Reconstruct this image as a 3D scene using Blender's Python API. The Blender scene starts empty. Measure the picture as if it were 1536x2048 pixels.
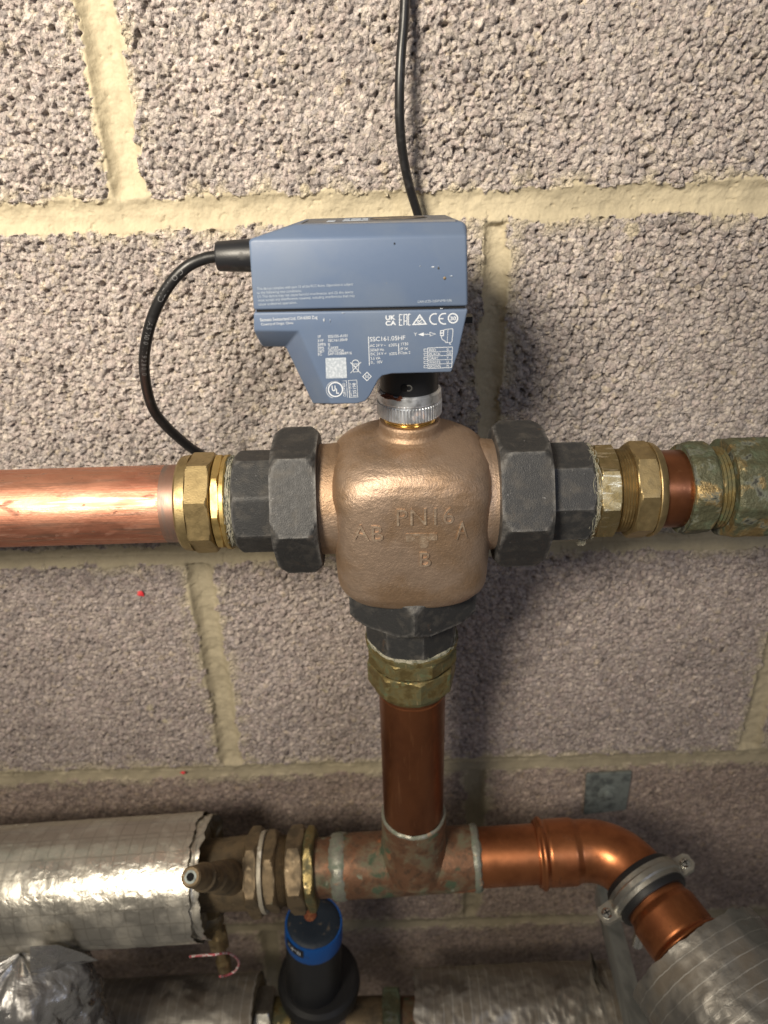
import bpy, bmesh, math, random
import numpy as np
from mathutils import Vector, Matrix

PI = math.pi
sc = bpy.context.scene
COL = sc.collection
ZC = 1.40            # camera height above the floor of the plant room
DW = 0.46            # camera distance from the block wall (wall plane is y = 0)
FPX = 1538.0         # focal length in pixels of the 1536 x 2048 photograph

# ------------------------------------------------------------------ camera
_t, _r = math.radians(30.0), math.radians(1.7)
_fw = np.array([0, math.cos(_t), -math.sin(_t)])
_rt = np.array([1.0, 0, 0]); _up = np.cross(_rt, _fw)
CR = _rt * math.cos(_r) - _up * math.sin(_r)
CU = _rt * math.sin(_r) + _up * math.cos(_r)
CAMLOC = np.array([0, -DW, ZC])
cam_d = bpy.data.cameras.new('camera'); cam = bpy.data.objects.new('camera', cam_d); COL.objects.link(cam)
cam_d.sensor_fit = 'HORIZONTAL'; cam_d.sensor_width = 36.0; cam_d.lens = 36.0 * FPX / 1536.0
cam_d.clip_start = 0.01; cam_d.clip_end = 50
cam.matrix_world = Matrix(((CR[0], CU[0], -_fw[0], CAMLOC[0]), (CR[1], CU[1], -_fw[1], CAMLOC[1]),
                           (CR[2], CU[2], -_fw[2], CAMLOC[2]), (0, 0, 0, 1)))
cam_d.dof.use_dof = True; cam_d.dof.focus_distance = 0.385; cam_d.dof.aperture_fstop = 12.0
sc.camera = cam

# ------------------------------------------------------------------ world, lamps, exposure
w = bpy.data.worlds.new('World'); sc.world = w; w.use_nodes = True
w.node_tree.nodes['Background'].inputs[0].default_value = (1.0, 0.91, 0.79, 1)
w.node_tree.nodes['Background'].inputs[1].default_value = 0.125
def area(name, loc, target, power, size, color, spread=180):
    l = bpy.data.lights.new(name, 'AREA'); l.energy = power; l.size = size; l.color = color; l.shape = 'DISK'; l.spread = math.radians(spread)
    o = bpy.data.objects.new(name, l); COL.objects.link(o); o.location = loc
    o.rotation_euler = (Vector(target) - Vector(loc)).to_track_quat('-Z', 'Y').to_euler()
    return o
_tgt = Vector((0, 0, ZC - 0.12))
area('ceiling_lamp', _tgt + Vector((-0.5, -1.0, 0.66)) * 0.98, _tgt + Vector((-0.20, 0, 0.24)), 6.6, 0.34, (1.0, 0.895, 0.735), 70)
area('doorway_light', Vector((0.62, -1.15, ZC + 0.42)), (0.05, -0.05, ZC - 0.25), 2.2, 0.34, (0.72, 0.79, 1.0))
sc.view_settings.view_transform = 'Standard'; sc.view_settings.look = 'None'
sc.view_settings.exposure = 0.0; sc.view_settings.gamma = 1.0
sc.render.engine = 'CYCLES'; sc.cycles.use_denoising = True

# ------------------------------------------------------------------ helpers
def at(px, py, off):
    """point on the plane y = -off that the photograph shows at pixel (px, py)"""
    d = CR * ((px - 768) / FPX) + CU * (-(py - 1024) / FPX) + _fw
    s = (-off - CAMLOC[1]) / d[1]
    return CAMLOC + d * s
def zat(px, py, off): return at(px, py, off)[2]
def xat(px, py, off): return at(px, py, off)[0]

def _hash(i, j, k, seed):
    h = (i.astype(np.int64) * 374761393 + j.astype(np.int64) * 668265263 + k.astype(np.int64) * 2147483647 + seed * 974711) & 0xffffffff
    h = ((h ^ (h >> 13)) * 1274126177) & 0xffffffff
    h = ((h ^ (h >> 16)) * 2246822519) & 0xffffffff
    return ((h ^ (h >> 15)) & 0xffffff) / float(0xffffff)
def vnoise(p, scale, seed=0):
    p = np.asarray(p, float) * scale
    f = np.floor(p); u = p - f; u = u * u * (3 - 2 * u); f = f.astype(np.int64)
    out = 0
    for a in (0, 1):
        for b in (0, 1):
            for c in (0, 1):
                wgt = (u[:, 0] if a else 1 - u[:, 0]) * (u[:, 1] if b else 1 - u[:, 1]) * (u[:, 2] if c else 1 - u[:, 2])
                out = out + wgt * _hash(f[:, 0] + a, f[:, 1] + b, f[:, 2] + c, seed)
    return out
def fbm(p, scale, seed=0, oct=3):
    o, a, s = 0, 1.0, 0
    for k in range(oct):
        o = o + a * vnoise(p, scale * 2.03 ** k, seed + k * 7); s += a; a *= .5
    return o / s

ORG = {}
def link(name, me, mat, parent=None, origin=None):
    o = bpy.data.objects.new(name, me); COL.objects.link(o)
    if mat: me.materials.append(mat)
    if parent is not None:
        o.parent = parent; ORG[o] = ORG[parent]
    else:
        o.location = Vector(origin); ORG[o] = np.array(origin, float)
    return o
def make(name, verts, faces, mat, parent=None, smooth=True, sharp=32, uv=None, color=None):
    v = np.asarray(verts, float)
    if parent is not None: org = ORG[parent]
    else: org = np.array([(v[:, 0].min() + v[:, 0].max()) / 2, (v[:, 1].min() + v[:, 1].max()) / 2, v[:, 2].min()])
    me = bpy.data.meshes.new(name)
    me.from_pydata((v - org).tolist(), [], [list(map(int, f)) for f in faces]); me.update()
    bm = bmesh.new(); bm.from_mesh(me)
    bmesh.ops.recalc_face_normals(bm, faces=bm.faces)
    if smooth:
        ca = math.radians(sharp)
        for f in bm.faces: f.smooth = True
        for e in bm.edges:
            if len(e.link_faces) == 2 and e.calc_face_angle(0) > ca: e.smooth = False
    bm.to_mesh(me); bm.free()
    if uv is not None:
        lay = me.uv_layers.new(name='UVMap')
        idx = np.zeros(len(me.loops), np.int32); me.loops.foreach_get('vertex_index', idx)
        lay.data.foreach_set('uv', np.asarray(uv)[idx].astype(np.float32).ravel())
    return link(name, me, mat, parent, org)
def thing(name, label, cat, loc, group=None):
    o = bpy.data.objects.new(name, None); COL.objects.link(o); o.location = Vector(loc); o.empty_display_size = .02
    ORG[o] = np.array(loc, float); tag(o, label, cat, group); return o
def tag(o, label, cat, group=None):
    o['label'] = label; o['category'] = cat
    if group: o['group'] = group
    return o

AX = {'x': ((1, 0, 0), (0, -1, 0), (0, 0, 1)), 'z': ((0, 0, 1), (0, -1, 0), (1, 0, 0))}
def frame(d, hint=(0, 0, 1)):
    a = np.array(d, float); a /= np.linalg.norm(a); h = np.array(hint, float)
    if abs(a.dot(h)) > .98: h = np.array([0, -1., 0])
    e1 = h - a * a.dot(h); e1 /= np.linalg.norm(e1); return a, e1, np.cross(a, e1)
def C(t, r): return (t, 'c', r)
def P(t, n, ap, ph, cap=9.): return (t, 'p', n, ap, ph, cap)
def lathe(rows, base, axis, n=96, cap=(True, True), rough=0, rscale=300, seed=1):
    a, e1, e2 = [np.array(q, float) for q in (AX[axis] if isinstance(axis, str) else axis)]
    th = np.linspace(0, 2 * PI, n, endpoint=False)
    V = []; base = np.array(base, float)
    for rw in rows:
        if rw[1] == 'c': r = np.full(n, rw[2])
        else:
            _, _, k, ap, ph, cp = rw
            q = np.mod(th - ph, 2 * PI / k) - PI / k
            r = np.minimum(ap / np.cos(q), cp)
        V.append(base + a * rw[0] + np.outer(r * np.cos(th), e1) + np.outer(r * np.sin(th), e2))
    V = np.concatenate(V)
    if rough:
        ctr = base + np.outer((V - base) @ a, a); rad = V - ctr
        L = np.linalg.norm(rad, axis=1, keepdims=True) + 1e-9
        V = V + rad / L * ((fbm(V, rscale, seed) - .5) * 2 * rough)[:, None]
    F = []
    m = len(rows)
    for i in range(m - 1):
        for j in range(n):
            F.append((i * n + j, i * n + (j + 1) % n, (i + 1) * n + (j + 1) % n, (i + 1) * n + j))
    V = list(V)
    if cap[0]: F.append(tuple(range(n - 1, -1, -1)))
    if cap[1]: F.append(tuple((m - 1) * n + j for j in range(n)))
    return np.array(V), F
def nut_rows(t0, t1, k, ap, ph, ch=.0035, over=1.0, lo_=.99):
    full = ap / math.cos(PI / k) * over; rows = []
    lo = ap * lo_
    for s in (0, .35, .7, 1.0): rows.append(P(t0 + ch * s, k, ap, ph, lo + (full - lo) * (s ** .8)))
    for s in np.linspace(0, 1, 9)[1:-1]: rows.append(P(t0 + ch + (t1 - t0 - 2 * ch) * s, k, ap, ph, full))
    for s in (1.0, .7, .35, 0): rows.append(P(t1 - ch * s, k, ap, ph, lo + (full - lo) * (s ** .8)))
    return rows
def spline(pts, per=14):
    p = [np.array(q, float) for q in pts]; p = [2 * p[0] - p[1]] + p + [2 * p[-1] - p[-2]]; out = []
    for i in range(1, len(p) - 2):
        for s in range(per):
            t = s / per
            out.append(.5 * ((2 * p[i]) + (-p[i - 1] + p[i + 1]) * t + (2 * p[i - 1] - 5 * p[i] + 4 * p[i + 1] - p[i + 2]) * t * t
                             + (-p[i - 1] + 3 * p[i] - 3 * p[i + 1] + p[i + 2]) * t ** 3))
    out.append(p[-2]); return np.array(out)
def sweep(path, radii, n=24, cap=True, hint=(0, 0, 1)):
    path = np.asarray(path, float); m = len(path)
    radii = np.full(m, radii) if np.isscalar(radii) else np.asarray(radii, float)
    T = np.gradient(path, axis=0); T /= np.linalg.norm(T, axis=1, keepdims=True)
    h = np.array(hint, float)
    if abs(h.dot(T[0])) > .9: h = np.array([0, 1., 0])
    e = h - T[0] * h.dot(T[0]); e /= np.linalg.norm(e)
    th = np.linspace(0, 2 * PI, n, endpoint=False); V = []; fr = []
    for i in range(m):
        e = e - T[i] * e.dot(T[i]); e /= np.linalg.norm(e); b = np.cross(T[i], e); fr.append((T[i], e, b))
        V.append(path[i] + radii[i] * (np.outer(np.cos(th), e) + np.outer(np.sin(th), b)))
    F = []
    for i in range(m - 1):
        for j in range(n): F.append((i * n + j, i * n + (j + 1) % n, (i + 1) * n + (j + 1) % n, (i + 1) * n + j))
    if cap: F.append(tuple(range(n - 1, -1, -1))); F.append(tuple((m - 1) * n + j for j in range(n)))
    return np.concatenate(V), F, fr
def boxv(x0, x1, y0, y1, z0, z1):
    V = [(x, y, z) for x in (x0, x1) for y in (y0, y1) for z in (z0, z1)]
    F = [(0, 1, 3, 2), (4, 6, 7, 5), (0, 4, 5, 1), (2, 3, 7, 6), (0, 2, 6, 4), (1, 5, 7, 3)]
    return V, F
def join(*parts):
    V, F, o = [], [], 0
    for v, f in parts:
        V.extend([tuple(q) for q in v]); F.extend([tuple(i + o for i in q) for q in f]); o += len(v)
    return V, F
def bevelled(name, V, F, mat, parent, width=.0012, seg=3, hull=False, angle=25):
    me = bpy.data.meshes.new(name); bm = bmesh.new()
    org = ORG[parent]
    vs = [bm.verts.new(Vector(np.array(v) - org)) for v in V]
    if hull:
        r = bmesh.ops.convex_hull(bm, input=bm.verts)
        bmesh.ops.dissolve_limit(bm, angle_limit=math.radians(1.5), verts=bm.verts, edges=bm.edges)
    else:
        for f in F: bm.faces.new([vs[i] for i in f])
    bmesh.ops.recalc_face_normals(bm, faces=bm.faces)
    ed = [e for e in bm.edges if len(e.link_faces) == 2 and e.calc_face_angle(0) > math.radians(angle)]
    bmesh.ops.bevel(bm, geom=ed, offset=width, segments=seg, profile=.5, affect='EDGES', clamp_overlap=True)
    for f in bm.faces: f.smooth = True
    for e in bm.edges:
        if len(e.link_faces) == 2 and e.calc_face_angle(0) > math.radians(38): e.smooth = False
    bm.to_mesh(me); bm.free()
    return link(name, me, mat, parent)
def text_geo(s, size, spacing=1.0, extrude=0.0, bold=0.0):
    cu = bpy.data.curves.new('t', 'FONT'); cu.body = s; cu.size = size; cu.space_character = spacing; cu.extrude = extrude
    cu.offset = bold; cu.resolution_u = 3
    o = bpy.data.objects.new('t', cu); COL.objects.link(o)
    dg = bpy.context.evaluated_depsgraph_get()
    me = bpy.data.meshes.new_from_object(o.evaluated_get(dg))
    V = np.array([v.co[:] for v in me.vertices]) if len(me.vertices) else np.zeros((0, 3)); F = [tuple(p.vertices) for p in me.polygons]
    bpy.data.objects.remove(o); bpy.data.curves.remove(cu); bpy.data.meshes.remove(me)
    return V, F

# ------------------------------------------------------------------ materials
def new_mat(name):
    m = bpy.data.materials.new(name); m.use_nodes = True; nt = m.node_tree
    return m, nt, nt.nodes['Principled BSDF']
def noise_fac(nt, co, scale, lo, hi, detail=5, stretch=None, dist=0.0, rough=.55):
    if stretch:
        mp = nt.nodes.new('ShaderNodeMapping'); mp.inputs['Scale'].default_value = stretch
        nt.links.new(co, mp.inputs['Vector']); co = mp.outputs[0]
    n = nt.nodes.new('ShaderNodeTexNoise'); n.inputs['Scale'].default_value = scale; n.inputs['Detail'].default_value = detail
    n.inputs['Roughness'].default_value = rough; n.inputs['Distortion'].default_value = dist
    nt.links.new(co, n.inputs['Vector'])
    r = nt.nodes.new('ShaderNodeMapRange'); r.inputs['From Min'].default_value = lo; r.inputs['From Max'].default_value = hi
    nt.links.new(n.outputs['Fac'], r.inputs['Value']); return r.outputs[0], n.outputs['Fac']
def mat(name, base, metallic=0., rough=.5, layers=(), bumps=(), rough_var=None, spec=.5, coat=0., attr=None, edge=None, vor=None):
    """layers: (colour, scale, lo, hi, stretch, metallic or None, rough or None)"""
    m, nt, b = new_mat(name)
    co = nt.nodes.new('ShaderNodeTexCoord').outputs['Object']
    def val(v):
        n = nt.nodes.new('ShaderNodeValue'); n.outputs[0].default_value = v; return n.outputs[0]
    if attr:
        at_ = nt.nodes.new('ShaderNodeAttribute'); at_.attribute_name = attr; col = at_.outputs['Color']
    else:
        c = nt.nodes.new('ShaderNodeRGB'); c.outputs[0].default_value = (*base, 1); col = c.outputs[0]
    mt, ro = val(metallic), val(rough)
    def mixf(f, a, bv):
        x = nt.nodes.new('ShaderNodeMix'); x.data_type = 'FLOAT'
        nt.links.new(f, x.inputs[0]); nt.links.new(a, x.inputs[2]); x.inputs[3].default_value = bv; return x.outputs[0]
    for k, (lc, s, lo, hi, st, lm, lr) in enumerate(layers):
        f, _ = noise_fac(nt, co, s, lo, hi, stretch=st, dist=.3)
        x = nt.nodes.new('ShaderNodeMix'); x.data_type = 'RGBA'
        nt.links.new(f, x.inputs[0]); nt.links.new(col, x.inputs[6]); x.inputs[7].default_value = (*lc, 1); col = x.outputs[2]
        if lm is not None: mt = mixf(f, mt, lm)
        if lr is not None: ro = mixf(f, ro, lr)
    if rough_var:
        f, _ = noise_fac(nt, co, rough_var[0], .3, .7, stretch=rough_var[2] if len(rough_var) > 2 else None)
        a = nt.nodes.new('ShaderNodeMath'); a.operation = 'MULTIPLY_ADD'; nt.links.new(f, a.inputs[0])
        a.inputs[1].default_value = rough_var[1]; nt.links.new(ro, a.inputs[2]); ro = a.outputs[0]
    vdist = None
    if vor:      # small grains: each with its own tone and relief
        vn = nt.nodes.new('ShaderNodeTexVoronoi'); vn.inputs['Scale'].default_value = vor[0]
        wn = nt.nodes.new('ShaderNodeTexNoise'); wn.inputs['Scale'].default_value = vor[0] * 1.3; nt.links.new(co, wn.inputs['Vector'])
        wa = nt.nodes.new('ShaderNodeVectorMath'); wa.operation = 'MULTIPLY_ADD'; wa.inputs[1].default_value = (.9 / vor[0],) * 3
        nt.links.new(wn.outputs['Color'], wa.inputs[0]); nt.links.new(co, wa.inputs[2]); nt.links.new(wa.outputs[0], vn.inputs['Vector'])
        sv = nt.nodes.new('ShaderNodeSeparateColor'); nt.links.new(vn.outputs['Color'], sv.inputs[0])
        mr = nt.nodes.new('ShaderNodeMapRange'); mr.inputs['To Min'].default_value = vor[1]; mr.inputs['To Max'].default_value = vor[2]; nt.links.new(sv.outputs[0], mr.inputs['Value'])
        mx_ = nt.nodes.new('ShaderNodeVectorMath'); mx_.operation = 'SCALE'; nt.links.new(col, mx_.inputs[0]); nt.links.new(mr.outputs[0], mx_.inputs['Scale']); col = mx_.outputs[0]
        vdist = vn.outputs['Distance']
    if edge:     # bare metal on worn corners
        ge_ = nt.nodes.new('ShaderNodeNewGeometry'); f_, _ = noise_fac(nt, co, 300, .35, .65)
        mr = nt.nodes.new('ShaderNodeMapRange'); mr.inputs['From Min'].default_value = edge[1]; mr.inputs['From Max'].default_value = edge[2]; nt.links.new(ge_.outputs['Pointiness'], mr.inputs['Value'])
        mm_ = nt.nodes.new('ShaderNodeMath'); mm_.operation = 'MULTIPLY'; nt.links.new(mr.outputs[0], mm_.inputs[0]); nt.links.new(f_, mm_.inputs[1])
        x = nt.nodes.new('ShaderNodeMix'); x.data_type = 'RGBA'; nt.links.new(mm_.outputs[0], x.inputs[0]); nt.links.new(col, x.inputs[6]); x.inputs[7].default_value = (*edge[0], 1); col = x.outputs[2]
    nt.links.new(col, b.inputs['Base Color']); nt.links.new(mt, b.inputs['Metallic']); nt.links.new(ro, b.inputs['Roughness'])
    b.inputs['Specular IOR Level'].default_value = spec; b.inputs['Coat Weight'].default_value = coat
    prev = None
    if vdist is not None:
        bp = nt.nodes.new('ShaderNodeBump'); bp.invert = True; bp.inputs['Strength'].default_value = vor[3]; bp.inputs['Distance'].default_value = vor[4]
        nt.links.new(vdist, bp.inputs['Height']); prev = bp.outputs[0]
    for (s, strength, dist, st) in bumps:
        _, raw = noise_fac(nt, co, s, 0, 1, detail=4, stretch=st)
        bp = nt.nodes.new('ShaderNodeBump'); bp.inputs['Strength'].default_value = strength; bp.inputs['Distance'].default_value = dist
        nt.links.new(raw, bp.inputs['Height'])
        if prev: nt.links.new(prev, bp.inputs['Normal'])
        prev = bp.outputs[0]
    if prev: nt.links.new(prev, b.inputs['Normal'])
    return m

M = {}
M['block'] = mat('block', (.4, .36, .33), 0, .95, attr='tone', spec=.2, vor=(560, .70, 1.22, .75, .0016),
                 layers=[((.10, .09, .09), 900, .66, .80, None, None, None)], bumps=[(1900, .8, .0006, None)])
M['mortar'] = mat('mortar', (.55, .46, .28), 0, .95, attr='tone', spec=.15, bumps=[(1800, .5, .0005, None), (600, .35, .0008, None)])
M['copper'] = mat('copper', (.60, .295, .20), 1, .48, rough_var=(260, .14, (.25, 1, 1)),
                  layers=[((.52, .225, .15), 45, .44, .60, (.4, 1, 1), None, .48), ((.24, .11, .075), 150, .58, .68, (.35, 1, 1), .6, .6), ((.60, .34, .25), 500, .50, .66, (.06, 1, 1), None, .34),
                          ((.34, .19, .14), 60, .62, .68, None, .7, .55), ((.17, .09, .06), 420, .66, .72, (.5, 1, 1), .5, .6)],
                  bumps=[(1400, .2, .0004, (.05, 1, 1)), (420, .22, .0006, None)])
M['copper_brown'] = mat('copper_brown', (.25, .095, .042), .85, .28, rough_var=(120, .14),
                  layers=[((.15, .055, .026), 40, .42, .65, (1, 1, .4), None, .34), ((.34, .15, .07), 300, .62, .75, (1, 1, .1), None, None)],
                  bumps=[(300, .08, .0004, (1, 1, .2))])
M['copper_orange'] = mat('copper_orange', (.50, .19, .08), .95, .30, rough_var=(90, .12),
                  layers=[((.32, .115, .05), 40, .45, .62, None, None, .40), ((.18, .075, .04), 110, .62, .75, None, .8, .5)],
                  bumps=[(260, .10, .0005, None)])
M['copper_patina'] = mat('copper_patina', (.215, .115, .068), .65, .48, rough_var=(120, .2),
                  layers=[((.44, .155, .065), 36, .58, .62, None, .4, .55), ((.15, .135, .085), 60, .46, .62, None, .15, .65), ((.14, .085, .055), 200, .50, .64, None, None, None),
                          ((.06, .085, .05), 70, .58, .66, None, 0, .8), ((.22, .23, .17), 130, .65, .72, None, 0, .8)],
                  bumps=[(400, .3, .001, None)])
M['solder'] = mat('solder', (.30, .30, .255), .6, .45, layers=[((.17, .20, .15), 160, .45, .65, None, .1, .7), ((.45, .30, .2), 140, .6, .7, None, None, None)],
                  bumps=[(350, .5, .001, None)])
M['brass'] = mat('brass', (.43, .33, .17), .95, .42, rough_var=(300, .14),
                  layers=[((.31, .235, .12), 120, .45, .65, None, None, .46), ((.20, .14, .06), 300, .64, .74, None, .6, .6)],
                  bumps=[(1300, .22, .0004, None)])
M['brass_bright'] = mat('brass_bright', (.58, .43, .18), 1, .46, rough_var=(300, .15), layers=[((.5, .35, .12), 200, .55, .7, None, None, .35)],
                  bumps=[(900, .12, .0004, None)])
M['brass_dirty'] = mat('brass_dirty', (.25, .195, .085), .85, .36, rough_var=(200, .2),
                  layers=[((.105, .10, .05), 110, .43, .58, None, .3, .6), ((.08, .10, .05), 160, .58, .68, None, 0, .8), ((.52, .40, .22), 500, .61, .70, (.3, .3, .05), 1, .3)],
                  bumps=[(500, .4, .0008, None)])
M['brass_scraped'] = mat('brass_scraped', (.46, .37, .20), 1, .30, rough_var=(220, .16),
                  layers=[((.30, .24, .12), 110, .45, .62, None, None, .45), ((.74, .67, .48), 420, .57, .67, (.2, 1, 1), 1, .22), ((.16, .12, .06), 260, .65, .75, None, .4, .6)],
                  bumps=[(800, .3, .0006, None)])
M['brass_old'] = mat('brass_old', (.22, .165, .10), .65, .50, rough_var=(160, .15),
                  layers=[((.125, .098, .065), 80, .45, .62, None, None, .6), ((.33, .26, .17), 220, .63, .73, None, .8, .42), ((.10, .13, .09), 120, .66, .74, None, 0, .8)],
                  bumps=[(700, .35, .0006, None)])
M['verdigris'] = mat('verdigris', (.095, .095, .055), .35, .45, rough_var=(120, .2),
                  layers=[((.085, .105, .065), 90, .48, .62, None, 0, .55), ((.36, .26, .12), 55, .54, .62, None, .85, .34), ((.27, .29, .23), 120, .55, .64, None, 0, .65),
                          ((.035, .035, .028), 120, .56, .66, None, 0, .5), ((.55, .42, .2), 500, .69, .75, None, 1, .3)],
                  bumps=[(420, .7, .0015, None), (1200, .3, .0006, None)])
M['iron'] = mat('iron', (.027, .028, .030), .1, .46, edge=((.16, .155, .15), .515, .57), rough_var=(400, .12), spec=.55,
                  layers=[((.060, .056, .052), 140, .50, .70, None, None, .55), ((.24, .24, .25), 520, .69, .77, None, None, .5), ((.09, .055, .035), 90, .66, .76, None, 0, .7)],
                  bumps=[(1500, .5, .0005, None), (300, .2, .0008, None)])
M['bronze'] = mat('bronze', (.45, .335, .255), .82, .46, edge=((.62, .50, .38), .52, .60), rough_var=(250, .10),
                  layers=[((.36, .245, .16), 34, .45, .62, None, None, .50), ((.13, .10, .075), 55, .64, .76, None, .5, .55), ((.60, .48, .38), 800, .64, .74, None, None, .34)],
                  bumps=[(700, .50, .0006, None), (1700, .4, .0004, None)])
M['bronze_machined'] = mat('bronze_machined', (.80, .56, .22), 1, .16, bumps=[(1500, .15, .0003, (.05, .05, 1))])
M['zinc'] = mat('zinc', (.80, .84, .90), 1, .38, rough_var=(300, .12), layers=[((.42, .20, .10), 70, .62, .70, None, .3, .6), ((.5, .52, .55), 200, .5, .7, None, None, .32)],
                  bumps=[(900, .1, .0003, None)])
M['rust'] = mat('rust', (.17, .05, .022), 0, .9, layers=[((.28, .11, .045), 300, .5, .65, None, None, None)], bumps=[(900, .8, .001, None)])
M['galv'] = mat('galv', (.25, .28, .27), .6, .48, layers=[((.12, .135, .135), 120, .45, .62, None, None, .6), ((.30, .32, .30), 300, .62, .72, None, None, .4)], bumps=[(500, .2, .0005, None)])
M['galv_arm'] = mat('galv_arm', (.34, .355, .345), .35, .5, layers=[((.22, .235, .23), 90, .45, .65, (1, .15, 1), None, None)], bumps=[(500, .2, .0005, None)])
M['galv_bright'] = mat('galv_bright', (.46, .45, .41), .95, .32, rough_var=(220, .15), layers=[((.36, .34, .29), 130, .5, .66, None, None, .45)], bumps=[(700, .2, .0005, None)])
M['steel_screw'] = mat('steel_screw', (.75, .75, .72), 1, .22, bumps=[(900, .15, .0004, None)])
M['rubber'] = mat('rubber', (.012, .012, .013), 0, .5, bumps=[(900, .3, .0004, None)])
M['cable'] = mat('cable', (.010, .010, .011), 0, .40, spec=.5, layers=[((.03, .03, .032), 200, .55, .75, None, None, .5)], bumps=[(900, .10, .0003, None)])
M['black_plastic'] = mat('black_plastic', (.012, .013, .016), 0, .42, layers=[((.05, .05, .05), 160, .62, .8, None, None, .7)], bumps=[(1200, .15, .0003, None)])
M['housing'] = mat('housing', (.108, .152, .245), 0, .42, spec=.45, rough_var=(400, .08),
                  layers=[((.135, .175, .25), 30, .45, .75, None, None, .5), ((.22, .22, .22), 260, .72, .86, None, None, .7)],
                  bumps=[(2600, .25, .0002, None)])
M['dust'] = mat('dust', (.17, .165, .165), 0, .85, layers=[((.11, .125, .16), 120, .45, .65, None, None, .7)], bumps=[(1500, .3, .0003, None)])
M['print'] = mat('print', (.62, .66, .72), 0, .6)
M['print_dim'] = mat('print_dim', (.40, .46, .55), 0, .6)
M['print_faint'] = mat('print_faint', (.13, .13, .135), 0, .6)
M['code_panel'] = mat('code_panel', (.36, .41, .48), 0, .6, layers=[((.50, .55, .62), 900, .45, .6, None, None, None)])
M['dial'] = mat('dial', (.16, .13, .10), 0, .8, layers=[((.08, .07, .06), 200, .45, .65, None, None, None)], bumps=[(900, .4, .0004, None)])
M['seam'] = mat('seam', (.006, .006, .007), 0, .6)
M['hemp'] = mat('hemp', (.36, .34, .27), 0, .9, layers=[((.16, .17, .13), 300, .45, .65, None, None, None)], bumps=[(1200, .6, .0008, None)])
M['blue_tape'] = mat('blue_tape', (.005, .075, .30), 0, .42, layers=[((.02, .05, .12), 120, .62, .78, None, None, .6)], bumps=[(700, .12, .0004, None)])
M['dark_cap'] = mat('dark_cap', (.008, .016, .028), 0, .6, layers=[((.10, .08, .06), 150, .6, .72, None, None, .9)], bumps=[(500, .4, .0006, None)])
M['red'] = mat('red', (.62, .03, .04), 0, .6, bumps=[(900, .4, .0005, None)])
M['red_cord'] = mat('red_cord', (.60, .12, .15), 0, .5, layers=[((.85, .78, .74), 380, .5, .56, None, None, None)])
M['hole'] = mat('hole', (.004, .004, .004), 0, .9)
M['fibre'] = mat('fibre', (.30, .24, .14), 0, .95, layers=[((.12, .09, .06), 160, .45, .65, None, None, None)], bumps=[(500, .9, .002, None)])

def foil_mat(name, base, rough, su, sv, stain, crink=.45, line=.55, lcol=(.3, .27, .22), lmix=.5, cs=170):
    m, nt, b = new_mat(name)
    tc = nt.nodes.new('ShaderNodeTexCoord'); co = tc.outputs['Object']
    sp = nt.nodes.new('ShaderNodeSeparateXYZ'); 
    _, wob = noise_fac(nt, co, 60, 0, 1)
    nt.links.new(tc.outputs['UV'], sp.inputs[0])
    def math_(op, a, bb=None, cc=None):
        n = nt.nodes.new('ShaderNodeMath'); n.operation = op
        for i, v in enumerate((a, bb, cc)):
            if v is None: continue
            if isinstance(v, (int, float)): n.inputs[i].default_value = v
            else: nt.links.new(v, n.inputs[i])
        return n.outputs[0]
    hs = []
    for ax, per in ((0, su), (1, sv)):
        if per > 1: continue
        u = math_('MULTIPLY_ADD', wob, .0022, sp.outputs[ax])
        fr = math_('FRACT', math_('DIVIDE', u, per))
        hs.append(math_('GREATER_THAN', math_('ABSOLUTE', math_('SUBTRACT', fr, .5)), .455))
    ln = math_('MAXIMUM', hs[0], hs[-1])
    f, _ = noise_fac(nt, co, stain[1], stain[2], stain[3], detail=6)
    x = nt.nodes.new('ShaderNodeMix'); x.data_type = 'RGBA'; nt.links.new(f, x.inputs[0])
    x.inputs[6].default_value = (*base, 1); x.inputs[7].default_value = (*stain[0], 1)
    x2 = nt.nodes.new('ShaderNodeMix'); x2.data_type = 'RGBA'; nt.links.new(math_('MULTIPLY', ln, lmix), x2.inputs[0])
    nt.links.new(x.outputs[2], x2.inputs[6]); x2.inputs[7].default_value = (*lcol, 1)
    nt.links.new(x2.outputs[2], b.inputs['Base Color'])
    mm = nt.nodes.new('ShaderNodeMapRange'); mm.inputs['To Min'].default_value = 1.0; mm.inputs['To Max'].default_value = .45
    nt.links.new(f, mm.inputs['Value']); nt.links.new(mm.outputs[0], b.inputs['Metallic'])
    rr = nt.nodes.new('ShaderNodeMapRange'); rr.inputs['To Min'].default_value = rough; rr.inputs['To Max'].default_value = rough + .28
    nt.links.new(f, rr.inputs['Value']); nt.links.new(rr.outputs[0], b.inputs['Roughness'])
    b1 = nt.nodes.new('ShaderNodeBump'); b1.inputs['Strength'].default_value = line; b1.inputs['Distance'].default_value = .0006
    nt.links.new(ln, b1.inputs['Height'])
    _, cr = noise_fac(nt, co, cs, 0, 1, detail=6, dist=.8)
    b2 = nt.nodes.new('ShaderNodeBump'); b2.inputs['Strength'].default_value = crink; b2.inputs['Distance'].default_value = .0022
    nt.links.new(cr, b2.inputs['Height']); nt.links.new(b1.outputs[0], b2.inputs['Normal'])
    nt.links.new(b2.outputs[0], b.inputs['Normal'])
    return m
M['foil'] = foil_mat('foil', (.72, .69, .62), .33, .0098, .0120, ((.46, .43, .36), 34, .48, .74), crink=.24, line=.9, lmix=.28)
M['foil_dull'] = foil_mat('foil_dull', (.42, .40, .365), .42, .0080, 1.7, ((.25, .215, .17), 40, .42, .66), crink=.16, line=1.0, lcol=(.62, .60, .55), lmix=.6)
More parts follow.
